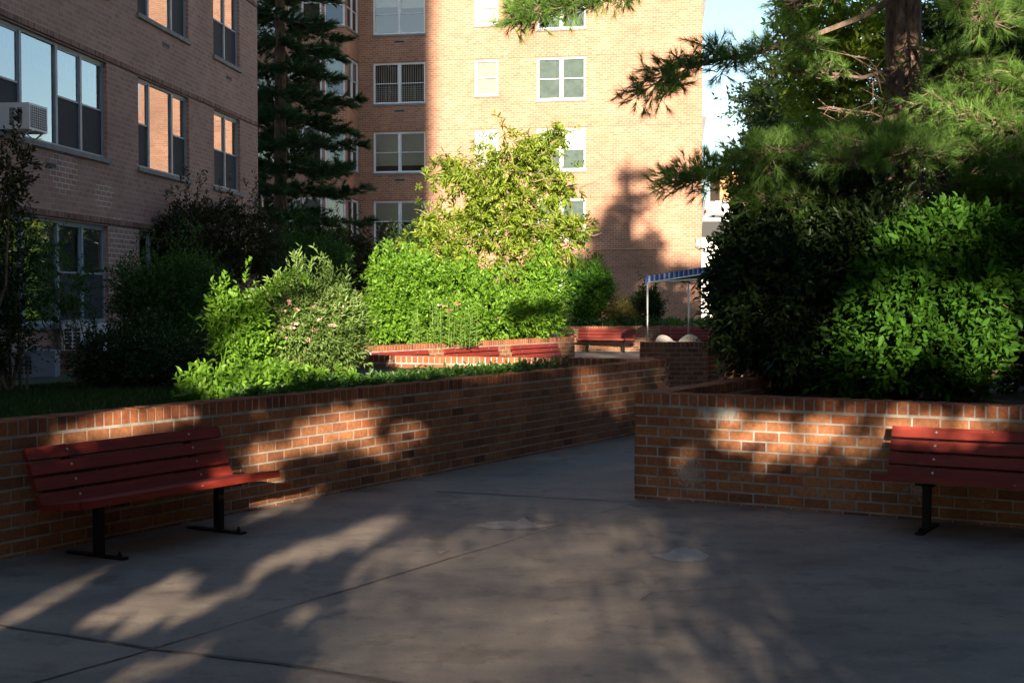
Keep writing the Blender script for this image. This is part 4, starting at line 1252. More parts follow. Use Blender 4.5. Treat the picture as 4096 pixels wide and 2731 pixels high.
# ground cover (uncountable)
def ground_cover(label, s0, s1, o0, o1, n, hmax, mat, size, base=.77):
    s = rng.uniform(s0, s1, n); o = rng.uniform(o0, o1, n)
    p = np.stack([LW0.x + lwd.x * s - lwn.x * o, LW0.y + lwd.y * s - lwn.y * o, base + hmax * rng.uniform(.0, 1, n) * (.65 + .35 * np.sin(s * 3.1 + o * 4))], 1)
    d = norm(np.stack([rng.normal(0, .6, n), rng.normal(-.2, .6, n), np.full(n, .8)], 1))
    kx = p[:, 0] / p[:, 1] > -.2355; p = p[kx]; d = d[kx]
    a, b, h = twigs(p, d, .10, 7, 1.1)
    o_ = leaves('ground_cover', a, b, size, mat, None, .55, True, rnd=h)
    return tag(o_, label, 'ground cover', kind='stuff')
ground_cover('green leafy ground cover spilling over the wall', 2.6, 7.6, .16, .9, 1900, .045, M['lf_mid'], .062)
ground_cover('leafy ground cover in the sun, coloured brighter', 2.4, 4.4, .55, 1.6, 700, .24, M['lf_lit'], .06)
ground_cover('sparse leafy ground cover near the corner', 7.1, 7.8, .16, .45, 70, .16, M['lf_dark'], .06)
for i, (px, py, yy) in enumerate(((415, 900, 11.6), (433, 893, 11.8), (1222, 0, 0))[:2]):
    q = P(px * K, 925 * K, 11.4)
    st = [(q.x + .02 * math.sin(k), q.y, .78 + k * .035) for k in range(7)]
    pp = np.array(st); dd = rng.normal(0, .6, (7, 3)) + np.array([0, 0, .8])
    rt = empty('weed_plant', ['pale upright weed with drooping leaves on top of the wall', 'thin pale spike weed growing beside the wall top'][i], 'weed', (0, 0, 0))
    a, b, h = twigs(pp, dd, .03, 5, 1.6); leaves('foliage', a, b, .07 if i == 0 else .035, M['lf_lit'], rt, .35, True, rnd=h)
    mb = MB(); mb.tube(st, .004, 4); mb.build('stem', M['lf_lit'], rt)
# grass blades on the lawn
n = 46000
s = rng.uniform(-4, 6.0, n); o = rng.uniform(.14, 5.5, n) ** 1.0
g_ = np.stack([LW0.x + lwd.x * s - lwn.x * o, LW0.y + lwd.y * s - lwn.y * o, np.full(n, .80)], 1)
g_[:, 2] = .79 - .030 * o
gd = norm(rng.normal(0, .35, (n, 3)) + np.array([0, 0, 1]))
tag(leaves('grass', g_, gd, .055, M['grass'], None, .12, False), 'dark green mown grass in the shade', 'grass', kind='stuff')

# ---------------- middle garden
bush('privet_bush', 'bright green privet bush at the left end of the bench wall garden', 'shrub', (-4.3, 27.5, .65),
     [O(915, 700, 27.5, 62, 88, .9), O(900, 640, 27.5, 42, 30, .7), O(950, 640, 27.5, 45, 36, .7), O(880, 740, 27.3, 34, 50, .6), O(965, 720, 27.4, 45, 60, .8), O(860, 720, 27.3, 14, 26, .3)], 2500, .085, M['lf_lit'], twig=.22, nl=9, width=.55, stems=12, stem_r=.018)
bush('shrub', 'loose green shrubbery low around the small central tree', 'shrub', (-1.9, 28, .65),
     [O(1060, 665, 29, 55, 45, .9), O(1120, 730, 28, 60, 45, .8), O(1190, 725, 28.5, 60, 45, .8), O(1235, 715, 29, 44, 50, .8), O(1040, 735, 28, 50, 45, .6), O(1010, 640, 30, 40, 28, .8), O(1250, 640, 29.4, 26, 34, .5)], 2300, .10, M['lf_lit'], twig=.24, nl=10, stems=12, stem_r=.02)
bush('shrub', 'dark green creeper clump behind the privet', 'shrub', (-4.2, 33, .65), [O(880, 610, 33, 30, 42, .6), O(925, 590, 33, 45, 40, .6), O(960, 540, 33, 26, 20, .5)], 500, .08, M['lf_dark'], twig=.25, nl=10, detail=False, stems=6)
q0 = P(1030 * K, 760 * K, 25.6)
root = empty('lily_clump', 'clump of tall thin leafed stalks topped by a few pink flowers', 'flowers', (q0.x, 25.6, .72))
n = 48
xs = rng.uniform(-.62, .55, n); ys = rng.uniform(-.3, .3, n); hs_ = rng.uniform(.3, .85, n)
pp = []; dd = []
mb = MB()
for i in range(n):
    mb.tube([(xs[i], ys[i], 0), (xs[i] + rng.normal(0, .03), ys[i], hs_[i])], .0035, 4, cap=False)
    for t in np.linspace(.05, 1, 22):
        pp.append((xs[i], ys[i], hs_[i] * t)); a = rng.uniform(0, 6.28); dd.append((math.cos(a), math.sin(a), .5))
mb.build('stem', M['lf_lit'], root)
leaves('foliage', np.array(pp), np.array(dd), .11, M['lf_lit'], root, .17, True)
for px, py, c in ((1050, 697, 'flower_red'), (1010, 702, 'flower'), (1022, 706, 'flower'), (1032, 714, 'flower_red'), (1055, 701, 'flower')):
    v = P(px * K, py * K, 25.45) - Vector((q0.x, 25.6, .72))
    a, b, h = twigs(np.tile(np.array(v), (1, 1)), np.array([[0, 0, 1.]]), .003, 14, 3.0)
    leaves('flower_head', a, b, .06, M[c], root, .6, False, rnd=h)
# central tree
tb = Vector((P(1120 * K, 760 * K, 30).x, 30, .65))
root = empty('small_tree', 'small sprawling yellow green tree glowing in front of the tall facade', 'tree', tb)
T = lambda x, y, yy=30: P(x * K, y * K, yy) - tb
mb = MB()
mb.tube([Vector((0, 0, -.1)), T(1128, 690), T(1150, 640), T(1165, 590)], [.16, .13, .10, .08], 9)
limbs = [[(1128, 690), (1090, 640), (1060, 600), (1010, 540), (985, 490)], [(1150, 640), (1170, 560), (1190, 480), (1215, 400), (1240, 340), (1290, 318)],
         [(1165, 590), (1210, 540), (1260, 520), (1310, 520), (1335, 525)], [(1165, 600), (1110, 520), (1090, 450), (1060, 400), (1015, 385)],
         [(1150, 650), (1210, 640), (1260, 600), (1280, 560)], [(1090, 640), (1030, 610), (960, 570)], [(1190, 480), (1150, 420), (1140, 370)], [(1215, 400), (1260, 430), (1285, 470)],
         [(1128, 690), (1180, 670), (1240, 650)], [(1110, 520), (1060, 500), (1000, 520)], [(1165, 590), (1130, 640), (1100, 660), (1075, 640)]]
ends = []
for L_ in limbs:
    r0 = .055
    dy = rng.uniform(-.8, .8)
    q = [T(x, y, 30 + dy * i / len(L_)) + Vector((rng.normal(0, .03), 0, rng.normal(0, .03))) for i, (x, y) in enumerate(L_)]
    mb.tube(q, [r0 * (1 - .75 * i / (len(q) - 1)) for i in range(len(q))], 6)
    for i in range(1, len(q)):
        for t in np.linspace(0, 1, 9):
            c = q[i - 1].lerp(q[i], t); ends.append((tuple(c), i / len(q)))
for _ in range(260):
    c, f = ends[rng.integers(len(ends))]; c = Vector(c)
    e = c + Vector((rng.normal(0, .35), rng.normal(0, .35), rng.normal(.05, .3)))
    mb.tube([c, c.lerp(e, .5) + Vector(rng.normal(0, .06, 3)), e], [.016, .010, .004], 4, cap=False)
    if rng.uniform() < .8: ends.append((tuple(e), f))
mb.build('trunk', M['twig'], root)
lob = [O(1165, 440, 30, 70, 50, .8), O(1130, 520, 30, 90, 50, .9), O(1185, 530, 30, 58, 46, .9), O(1060, 420, 30, 44, 32, .5), O(1220, 370, 30, 34, 40, .4), O(1280, 315, 30, 28, 18, .3), O(1000, 560, 30, 56, 40, .6),
       O(1120, 590, 30, 110, 46, .9), O(1215, 600, 30, 52, 46, .7), O(1262, 465, 30, 24, 32, .4), O(985, 500, 30, 22, 30, .4), O(1320, 530, 30, 18, 10, .2), O(1030, 390, 30, 22, 14, .3), O(1110, 390, 30, 30, 30, .4), O(955, 560, 30, 30, 20, .3)]
p, d = in_lobes(lob, 330, .3)
e_ = np.array([c for c, f in ends if f > .3]); ei = rng.choice(len(e_), 1350)
p2 = e_[ei] + rng.normal(0, .11, (1350, 3)); d2 = norm(rng.normal(0, .8, (1350, 3)) + np.array([0, 0, .2]))
a, b, h = twigs(np.concatenate([p - np.array(tb), p2]), np.concatenate([d, d2]), .26, 11, .85)
b = b + np.array([0, 0, -.35])
leaves('crown', a, b, .135, M['lf_tree'], root, .36, True, rnd=h)
# bushes by the far wall
bush('shrub', 'round leafy shrub beside the white ground floor window of the tall block', 'shrub', (P(1345 * K, 745 * K, 44).x, 44, .65),
     [O(1352, 675, 44, 36, 44, .7), O(1335, 640, 44, 20, 18, .4), O(1372, 655, 44, 20, 24, .4), O(1342, 725, 44, 20, 24, .4), O(1310, 622, 44, 9, 10, .2), O(1318, 690, 44, 16, 22, .4)], 1000, .14, M['lf_broad'], twig=.32, nl=10, detail=False, stems=12, stem_r=.03)
bush('grass_clump', 'low straw coloured grassy clump between the two far shrubs', 'plant', (P(1425 * K, 745 * K, 43.6).x, 43.6, .65),
     [O(1420, 730, 43.6, 20, 16, .4), O(1440, 735, 43.6, 16, 12, .3)], 260, .20, leafmat('leaf_straw', (.12, .13, .03), (.26, .22, .08), .3), twig=.25, nl=8, detail=False, width=.15, stems=6)
bush('shrub', 'narrow dark shrub behind the first awning pole', 'shrub', (P(1485 * K, 745 * K, 44).x, 44, .65),
     [O(1487, 715, 44, 20, 34, .5), O(1475, 695, 44, 10, 16, .3), O(1500, 700, 44, 10, 18, .3)], 420, .11, M['lf_dark'], twig=.3, nl=9, detail=False, stems=8)
n = 900
x_ = rng.uniform(.2, 9, n); p = np.stack([x_, rng.uniform(42.5, 44.5, n), np.full(n, .72) + rng.uniform(0, .16, n)], 1)
a, b, h = twigs(p, norm(rng.normal(0, .6, (n, 3)) + np.array([0, 0, .7])), .15, 7, 1.0)
tag(leaves('ground_cover', a, b, .10, M['lf_mid'], None, .4, False, rnd=h), 'low green weeds along the top of the far brick wall', 'ground cover', kind='stuff')
bush('creeper', 'small leafy creeper hanging over the far wall beside the bench walls end', 'plant', (P(1285 * K, 760 * K, 41.7).x, 41.7, .3),
     [O(1262, 745, 41.7, 14, 8, .2), O(1280, 762, 41.8, 18, 10, .2), O(1240, 770, 41.5, 20, 8, .3)], 90, .12, M['lf_lit'], twig=.25, nl=7, detail=False, stems=5, stem_r=.01)

# ---------------- right bush masses
bush('shrub', 'big dark euonymus bush filling the middle of the right planter', 'shrub', (2.9, 14.0, .7),
     [O(1785, 650, 14.0, 130, 120, 1.1), O(1735, 575, 14.2, 60, 55, .8), O(1820, 530, 14.2, 100, 60, .9), O(1725, 700, 13.8, 72, 90, .7), O(1745, 790, 13.8, 76, 60, .6), O(1830, 780, 13.6, 110, 75, .7), O(1672, 650, 14, 22, 50, .4), O(1930, 640, 14.0, 120, 150, .8), O(1930, 790, 13.6, 90, 80, .6), O(1950, 560, 13.6, 90, 70, .7), O(2010, 640, 13.4, 80, 90, .6), O(1940, 470, 14.2, 110, 50, .7)],
     5200, .080, M['lf_dark'], twig=.2, nl=8, width=.46, stems=18, stem_r=.022)
bush('shrub', 'broad leafed bush catching a bright patch of sun, nearest the right bench', 'shrub', (4.1, 12.6, .7),
     [O(2130, 700, 12.7, 150, 80, .7), O(2060, 700, 12.6, 80, 60, .5), O(2210, 680, 12.6, 80, 70, .6), O(2150, 610, 12.9, 130, 52, .6), O(2195, 550, 13.0, 100, 38, .6), O(2100, 575, 13, 60, 50, .5), O(2100, 800, 12.6, 140, 66, .6), O(2210, 780, 12.6, 60, 66, .5), O(2215, 860, 12.3, 34, 30, .3), O(2010, 850, 12.8, 90, 40, .5)],
     3400, .095, M['lf_broad'], twig=.22, nl=8, width=.5, stems=18, stem_r=.022, shoots=0)
bush('shrub', 'dim bush at the far right edge behind the bench', 'shrub', (5.4, 13.6, .7),
     [O(2330, 620, 13.6, 70, 110, .7), O(2320, 760, 13.6, 60, 90, .6), O(2400, 700, 13.6, 80, 190, .7)], 1100, .09, M['lf_dark'], twig=.22, nl=8, width=.48, stems=10)

# ---------------- pines
def needle_tufts(name, pos, dirs, ln, nn, mat, parent, width=.0035, spread=.75):
    k = len(pos)
    d = norm(dirs)
    a = norm(np.cross(d, rng.normal(0, 1, (k, 3))))[:, None]; b = np.cross(d[:, None], a)
    ph = rng.uniform(0, 2 * np.pi, (k, nn, 1)); sp = rng.uniform(.1, 1, (k, nn, 1)) * spread
    nd = norm(d[:, None] + (a * np.cos(ph) + b * np.sin(ph)) * sp)
    L = ln * rng.uniform(.7, 1.15, (k, nn, 1))
    base = pos[:, None] + d[:, None] * rng.uniform(-.05, .03, (k, nn, 1)) * (ln / .1)
    tip = base + nd * L + np.array([0, 0, -.08]) * L
    side = norm(np.cross(nd, rng.normal(0, 1, (k, nn, 3)))) * width
    V = np.stack([base - side, base + side, tip], 2).reshape(-1, 3)
    FA = np.arange(k * nn * 3).reshape(-1, 3)
    rn = np.repeat(rng.uniform(0, 1, k), nn) * .6 + rng.uniform(0, .4, k * nn)
    return np_mesh(name, V, FA, mat, rn, parent)

PT = Vector((4.36, 15.5, .7))
pine = empty('pine_tree', 'tall long needled pine with a thick scaly trunk on the right', 'pine tree', PT)
mb = MB()
tr = [P(3600, 1500, 15.5) - PT, P(3606, 1100, 15.5) - PT, P(3604, 740, 15.5) - PT, P(3626, 420, 15.5) - PT, P(3612, 120, 15.5) - PT, P(3618, -200, 15.5) - PT, P(3640, -900, 15.5) - PT]
tr[0].z = -.1
tr += [Vector((tr[-1].x, 0, 9.5)), Vector((tr[-1].x - .1, 0, 12.6)), Vector((tr[-1].x - .1, 0, 13.8))]
mb.tube(tr, [.27, .235, .215, .205, .195, .19, .17, .13, .06, .02], 18)
mb.build('trunk', barkmat('pine_bark', (.055, .038, .030), (.26, .18, .14)), pine, True)
brs = MB(); TP = []; TD = []
def bough(pts, r0=.035, subs=26, sublen=.7, tufts=5, droop=-.05, lift=.35, start=.3, flat=.5):
    subs = int(subs * 1.7)
    """main axis given in world points; side shoots carry the tufts"""
    q = [Vector(p) - PT for p in pts]
    brs.tube(q, [r0 * (1 - .8 * i / (len(q) - 1)) for i in range(len(q))], 6)
    tot = len(q) - 1
    for i in range(subs):
        t = start + (1 - start) * (i + rng.uniform(0, 1)) / subs
        x = t * tot; k = min(int(x), tot - 1); c = q[k].lerp(q[k + 1], x - k)
        ax = (q[k + 1] - q[k]).normalized()
        sd = ax.cross(Vector((0, 0, 1))).normalized() * rng.choice([-1, 1])
        dr = (ax * rng.uniform(.3, 1) + sd * rng.uniform(.3, 1.0) + Vector((0, 0, rng.normal(.05, flat * .4)))).normalized()
        L = sublen * rng.uniform(.5, 1.1) * (1.15 - .55 * t)
        e = c + dr * L + Vector((0, 0, droop)); m_ = c.lerp(e, .5) + Vector(rng.normal(0, .04, 3))
        brs.tube([c, m_, e], [.010, .007, .003], 4, cap=False)
        for j in range(tufts):
            tt = .3 + .7 * (j + rng.uniform(0, 1)) / tufts
            p_ = c.lerp(m_, tt * 2) if tt < .5 else m_.lerp(e, tt * 2 - 1)
            off = Vector(rng.normal(0, 1, 3)).normalized()
            dd = (dr * .7 + off * .8 + Vector((0, 0, lift))).normalized()
            p2_ = p_ + dd * rng.uniform(.05, .16)
            brs.tube([p_, p2_], [.004, .003], 3, cap=False)
            TP.append(tuple(p2_)); TD.append(tuple(dd))
W = lambda x, y, Y: P(x * K, y * K, Y)
Tr = lambda y: W(2075, y, 15.5)
# left boughs
bough([Tr(-20), W(1980, 40, 14.9), W(1850, 90, 14.3), W(1700, 130, 13.9), W(1560, 150, 13.6), W(1505, 195, 13.4)], .04, 46, .62, 5, start=.35)
bough([Tr(150), W(1980, 180, 15), W(1880, 165, 14.6), W(1760, 160, 14.2)], .03, 14, .5, 4, start=.4)
bough([Tr(430), W(1980, 420, 14.9), W(1850, 400, 14.2), W(1700, 390, 13.8), W(1620, 395, 13.6), W(1570, 410, 13.5)], .035, 40, .55, 5, start=.3)
bough([Tr(260), W(2000, 290, 14.4), W(1920, 320, 13.8), W(1820, 340, 13.4), W(1740, 350, 13.2)], .035, 44, .55, 6, start=.25)
bough([Tr(300), W(2040, 310, 14.2), W(2000, 330, 13.3), W(1960, 360, 12.8)], .03, 34, .6, 6, start=.25)
bough([Tr(380), W(2020, 390, 14.6), W(1930, 420, 14.0), W(1820, 450, 13.6), W(1730, 450, 13.5)], .03, 34, .5, 5, start=.25)
bough([Tr(330), W(2130, 330, 14.2), W(2110, 340, 13.2), W(2080, 350, 12.6)], .03, 24, .5, 6, start=.3)
# top boughs entering from above
bough([Tr(-330), W(1850, -200, 14.8), W(1600, -90, 14), W(1400, -20, 13.6), W(1290, 10, 13.4), W(1210, 25, 13.3)], .045, 46, .45, 6, start=.5)
bough([Tr(-150), W(1980, -60, 14.9), W(1900, -20, 14.3), W(1820, 5, 14.0)], .03, 18, .4, 5, start=.4)
# right boughs
bough([Tr(-40), W(2180, -20, 14.8), W(2280, 20, 14.3), W(2400, 60, 14)], .035, 40, .6, 6, start=.15)
bough([Tr(100), W(2180, 130, 14.6), W(2280, 190, 14.0), W(2400, 210, 13.6)], .035, 46, .6, 6, start=.25)
bough([Tr(200), W(2170, 230, 14.4), W(2260, 270, 13.6), W(2360, 300, 13.1), W(2440, 310, 12.9)], .035, 56, .62, 6, start=.2)
bough([Tr(290), W(2160, 320, 14.2), W(2250, 350, 13.4), W(2350, 380, 12.9), W(2440, 400, 12.7)], .035, 56, .62, 6, start=.2)
bough([Tr(400), W(2180, 430, 14.5), W(2280, 440, 13.8), W(2400, 450, 13.4)], .03, 34, .55, 5, start=.2)
bough([Tr(-200), W(2170, -100, 14), W(2230, -10, 13.3), W(2260, 40, 13.0)], .03, 26, .5, 6, start=.3)
# upper crown out of the frame (throws the shadow on the tall facade)
z = 5.2
while z < 13.6:
    for k in range(6 if z < 9 else 5):
        a = rng.uniform(0, 6.28); R_ = 2.2 * (1 - (z - 5.2) / 9.4) + .35
        if z < 6.6 and math.cos(a) < -.1: R_ *= .5
        st = Vector((4.36, 15.5, z)); e = st + Vector((math.cos(a) * R_, math.sin(a) * R_, rng.uniform(-.3, .3)))
        bough([st, st.lerp(e, .5) + Vector((0, 0, .15)), e], .03, 9, .5, 3, start=.3)
    z += .75
# bare twigs around the trunk
for _ in range(70):
    y = rng.choice([210, 250, 280, 400, 430, 460]); st = Tr(y + rng.uniform(-15, 15)) - PT
    a = rng.uniform(0, 2 * math.pi); L = rng.uniform(.4, 1.2)
    e = st + Vector((math.cos(a) * L, -abs(math.sin(a)) * L * .8, rng.normal(.05, .25)))
    m_ = st.lerp(e, .5) + Vector(rng.normal(0, .08, 3))
    brs.tube([st, m_, e], [.012, .008, .003], 4, cap=False)
    for _k in range(3):
        c = m_.lerp(e, rng.uniform(0, 1)); e2 = c + Vector(rng.normal(0, .2, 3)); brs.tube([c, e2], [.005, .002], 3, cap=False)
brs.build('limbs', M['bark'], pine)
needle_tufts('needles', np.array(TP), np.array(TD), .115, 36, M['needle'], pine, .0026, .95)
print('tufts', len(TP))

# dark conifer between the two buildings
CT = Vector((-6.4, 38.5, .6))
con = empty('pine_tree', 'dark layered conifer rising between the two apartment blocks', 'pine tree', CT)
brs = MB(); brs.tube([(0, 0, -.1), (0, 0, 8), (0, 0, 15)], [.22, .14, .03], 10); TP = []; TD = []
z = .8
while z < 14.5:
    zz = z
    for k in range(6):
        a = 2 * math.pi * (k + rng.uniform(-.3, .3)) / 6 + z * 2
        R_ = (3.0 * (1 - (zz - 4) / 13.5) if zz > 4 else 2.5 + zz * .1) * rng.uniform(.55, 1.05)
        st = Vector((0, 0, zz)); e = st + Vector((math.cos(a) * R_, math.sin(a) * R_, -.22 * R_ + rng.uniform(0, .5)))
        md = st.lerp(e, .5) + Vector((0, 0, -.12 * R_ * .5))
        brs.tube([st, md, e], [.05, .03, .008], 5)
        nS = int(R_ * 21)
        for i in range(nS):
            t = .04 + .96 * rng.uniform(0, 1); c = st.lerp(md, t * 2) if t < .5 else md.lerp(e, t * 2 - 1)
            ax = (e - st).normalized(); sd = ax.cross(Vector((0, 0, 1))) * rng.choice([-1, 1])
            L = .5 * (1.2 - t) + .18
            dr = (ax * .7 + sd * .8 + Vector((0, 0, rng.normal(.0, .22)))).normalized()
            for j in range(3):
                p_ = c + dr * L * (j + 1) / 3; TP.append(tuple(p_)); TD.append(tuple(dr * .8 + Vector((0, 0, .35))))
    z += .66
brs.build('trunk', M['bark'], con)
needle_tufts('needles', np.array(TP), np.array(TD), .20, 20, M['needle_dark'], con, .012, 1.0)
print('conifer', len(TP))

# background trees at the right
def tree(label, base, h, lobes, n, leaf, mat, twig=.4, nl=9, r=.15, group='trees beyond the right planter'):
    root = empty('leafy_tree', label, 'tree', base, group=group)
    B = np.array(base, float)
    p, d = in_lobes(lobes, n, .35)
    a, b, hh_ = twigs(p - B, d, twig, nl, .9)
    leaves('crown', a, b, leaf, mat, root, .5, False, rnd=hh_)
    mb = MB(); top = Vector((0, 0, h))
    mb.tube([Vector((0, 0, -.1)), Vector((.05, 0, h * .5)), top], [r, r * .8, r * .3], 8)
    for l_ in lobes:
        t = Vector(l_[:3]) - Vector(base); s_ = Vector((0, 0, min(max(t.z * .5, .5), h)))
        mb.tube([s_, s_.lerp(t, .5) + Vector((0, 0, .1)), t], [r * .5, r * .3, r * .08], 5)
        for k in range(4):
            c = s_.lerp(t, rng.uniform(.4, 1)); e = c + Vector(rng.normal(0, .7, 3) * l_[3:]) ; mb.tube([c, e], [r * .12, r * .04], 4, cap=False)
    mb.build('trunk', M['bark'], root)
    return root
tree('broad leafed tree with heart shaped leaves behind the pine, against the sky', (P(1930 * K, 700, 21).x, 21, 0), 6.0,
     [O(1930, 60, 21, 120, 90, 1.2), O(1868, 30, 21, 50, 40, .7), O(1960, 200, 21, 100, 90, 1.0), O(1900, 130, 21, 70, 60, .8), O(1990, 300, 21, 80, 60, .8), O(1880, 240, 21.4, 50, 60, .6), O(2000, 120, 21, 60, 80, .6)], 1500, .11, M['lf_tree'])
tree('pale blue green tree with soft foliage left of the pine', (P(1790 * K, 700, 30).x, 30, 0), 5.0,
     [O(1765, 240, 30, 40, 46, .8), O(1800, 300, 30, 66, 70, 1.0), O(1728, 240, 30, 22, 12, .5), O(1785, 400, 30, 56, 80, 1.0), O(1712, 355, 30, 26, 14, .5), O(1725, 465, 30, 28, 46, .6), O(1820, 180, 30, 30, 60, .6)], 1500, .12, M['lf_bluish'])
tree('dense dark tree behind the right hand boughs', (P(2250 * K, 700, 24).x, 24, 0), 6.0,
     [O(2220, 120, 24, 130, 110, 1.4), O(2330, 60, 24, 130, 100, 1.4), O(2280, 300, 24, 150, 130, 1.4), O(2150, 260, 24, 80, 100, 1.0), O(2380, 350, 24, 100, 160, 1.2), O(2150, 450, 22, 120, 90, 1), O(2290, 470, 22, 120, 90, 1), O(1990, 430, 23, 90, 80, 1)], 4600, .14, M['lf_dark'])

tree('tall dark tree beyond the far right end of the planter', (11.5, 25, 0), 7.0,
     [(11.5, 25, 5, 2.6, 2.2, 3.4), (10.2, 25, 2.6, 2.0, 1.8, 2.0), (13, 25.5, 3, 2.4, 2, 2.6), (12, 25, 8, 2, 2, 2)], 2200, .15, M['lf_dark'])

# ================================================================ behind the camera: the shading block, plus unseen light blockers added
tw = empty('apartment_building', 'tall brick apartment block behind the viewpoint that shades the left garden', 'building', (-2.95, -27, 0))
mb = MB()
z0 = Vector((0, 0)); 
hl = []
for k in range(17):
    for x_ in (1.5, 5.0, 9.0, 13): hl.append((x_, x_ + 1.8, 1 + 2.6 * k, 2.5 + 2.6 * k))
wall_holes(mb, Vector((-24, 0)), Vector((0, 0)), Vector((0, 1)), 0, 46, hl, depth=.15)
wall_holes(mb, Vector((0, 0)), Vector((0, -14)), Vector((1, 0)), 0, 46, [])
wall_holes(mb, Vector((0, -14)), Vector((-24, -14)), Vector((0, -1)), 0, 46, [])
wall_holes(mb, Vector((-24, -14)), Vector((-24, 0)), Vector((-1, 0)), 0, 46, [])
mb.face([(-24, -14, 46), (0, -14, 46), (0, 0, 46), (-24, 0, 46)])
mb.build('wall', M['left_brick'], tw)
for (a, b, c, e) in hl:
    g = MB(); g.face([(-24 + a, -.14, c), (-24 + b, -.14, c), (-24 + b, -.14, e), (-24 + a, -.14, e)]); g.build('window', M['frame_blue'], tw)
sbk = MB()

rb = empty('apartment_building', 'unseen brick block added on the right behind the viewpoint to block sky light', 'building', (11.0, 16, 0))  # unseen block added to darken the walls by cutting off sky
mb = MB(); hl = []
for k in range(6):
    for x_ in (2, 7, 12, 17, 22, 27, 32): hl.append((x_, x_ + 1.9, 1 + 2.6 * k, 2.5 + 2.6 * k))
wall_holes(mb, Vector((0, -50)), Vector((0, 0)), Vector((-1, 0)), 0, 17, hl, depth=.15)
wall_holes(mb, Vector((0, 0)), Vector((12, 0)), Vector((0, 1)), 0, 17, [])
wall_holes(mb, Vector((12, 0)), Vector((12, -50)), Vector((1, 0)), 0, 17, [])
wall_holes(mb, Vector((12, -50)), Vector((0, -50)), Vector((0, -1)), 0, 17, [])
mb.face([(0, -50, 17), (12, -50, 17), (12, 0, 17), (0, 0, 17)])
mb.build('wall', M['left_brick'], rb)
for (a, b, c, e) in hl:
    g = MB(); g.face([(.14, -50 + a, c), (.14, -50 + b, c), (.14, -50 + b, e), (.14, -50 + a, e)]); g.build('window', M['frame_blue'], rb)
tree('unseen spreading tree added on the left to block sky light', (-6.2, -3.5, 0), 9, [(-6.2, -3.5, 7.5, 3, 4, 3), (-5.6, -1, 5.5, 2.2, 3, 2), (-6.5, -7, 6, 3, 3, 2.6), (-5.8, -4, 11, 2.4, 3, 2.5)], 2600, .22, M['lf_shade'], group='sky blocking trees added behind the viewpoint')  # added out of view to hold back sky light from the left
tree('unseen spreading tree added on the right to block sky light', (8.0, -5.5, 0), 9, [(8.2, -5.5, 7.5, 2, 4, 3), (8.0, -1.5, 6, 1.8, 3, 2.4), (8.2, -9, 6, 2, 3, 2.6), (8.2, -5, 11, 1.8, 3, 2.5)], 2400, .22, M['lf_shade'], group='sky blocking trees added behind the viewpoint')  # likewise added out of view, against sky light from the right

# sun-facing coordinates: a = x, b = height where the sun ray crosses y = 0
def lit(a, b):
    """openings put where sun patches should fall, leaves fill the rest: 1 = open"""
    out = np.zeros_like(a); mg = MARG[0]
    for (ca, cb, ra, rb, rot) in GAPS:
        c, s = math.cos(rot), math.sin(rot)
        x = (a - ca) * c + (b - cb) * s; y = -(a - ca) * s + (b - cb) * c
        out = np.maximum(out, ((x / (ra + mg)) ** 2 + (y / (rb + mg)) ** 2 < 1).astype(float))
    out = np.where((a < .62 - (b < 5.1) * .55) & (a > -3.2) & (b > 4.0) & (b < 13), 1.0, out)
    return out
def ab(p): return (p.x, p.z + p.y * TAN)
def on_wall(px, py, A, B):
    s_ = hit(px, A, B); d_ = (B - A).normalized(); q_ = A + d_ * s_
    return P(px, py, q_.y)
def seg(p, q, hw):
    (a0, b0), (a1, b1) = p, q
    L_ = math.hypot(a1 - a0, b1 - b0)
    return ((a0 + a1) / 2, (b0 + b1) / 2, L_ / 2 + hw * .4, hw, math.atan2(b1 - b0, a1 - a0))
def gs(x0, y0, x1, y1, hw): return seg(ab(G(x0 * K, y0 * K)), ab(G(x1 * K, y1 * K)), hw * 1.3 + .006)
def ws(x0, y0, x1, y1, hw): return seg(ab(on_wall(x0 * K, y0 * K, LW0, LW1)), ab(on_wall(x1 * K, y1 * K, LW0, LW1)), hw)
def rs(x0, y0, x1, y1, hw): return seg(ab(on_wall(x0 * K, y0 * K, RC, RC + rwd * 5)), ab(on_wall(x1 * K, y1 * K, RC, RC + rwd * 5)), hw)
MARG = [0]
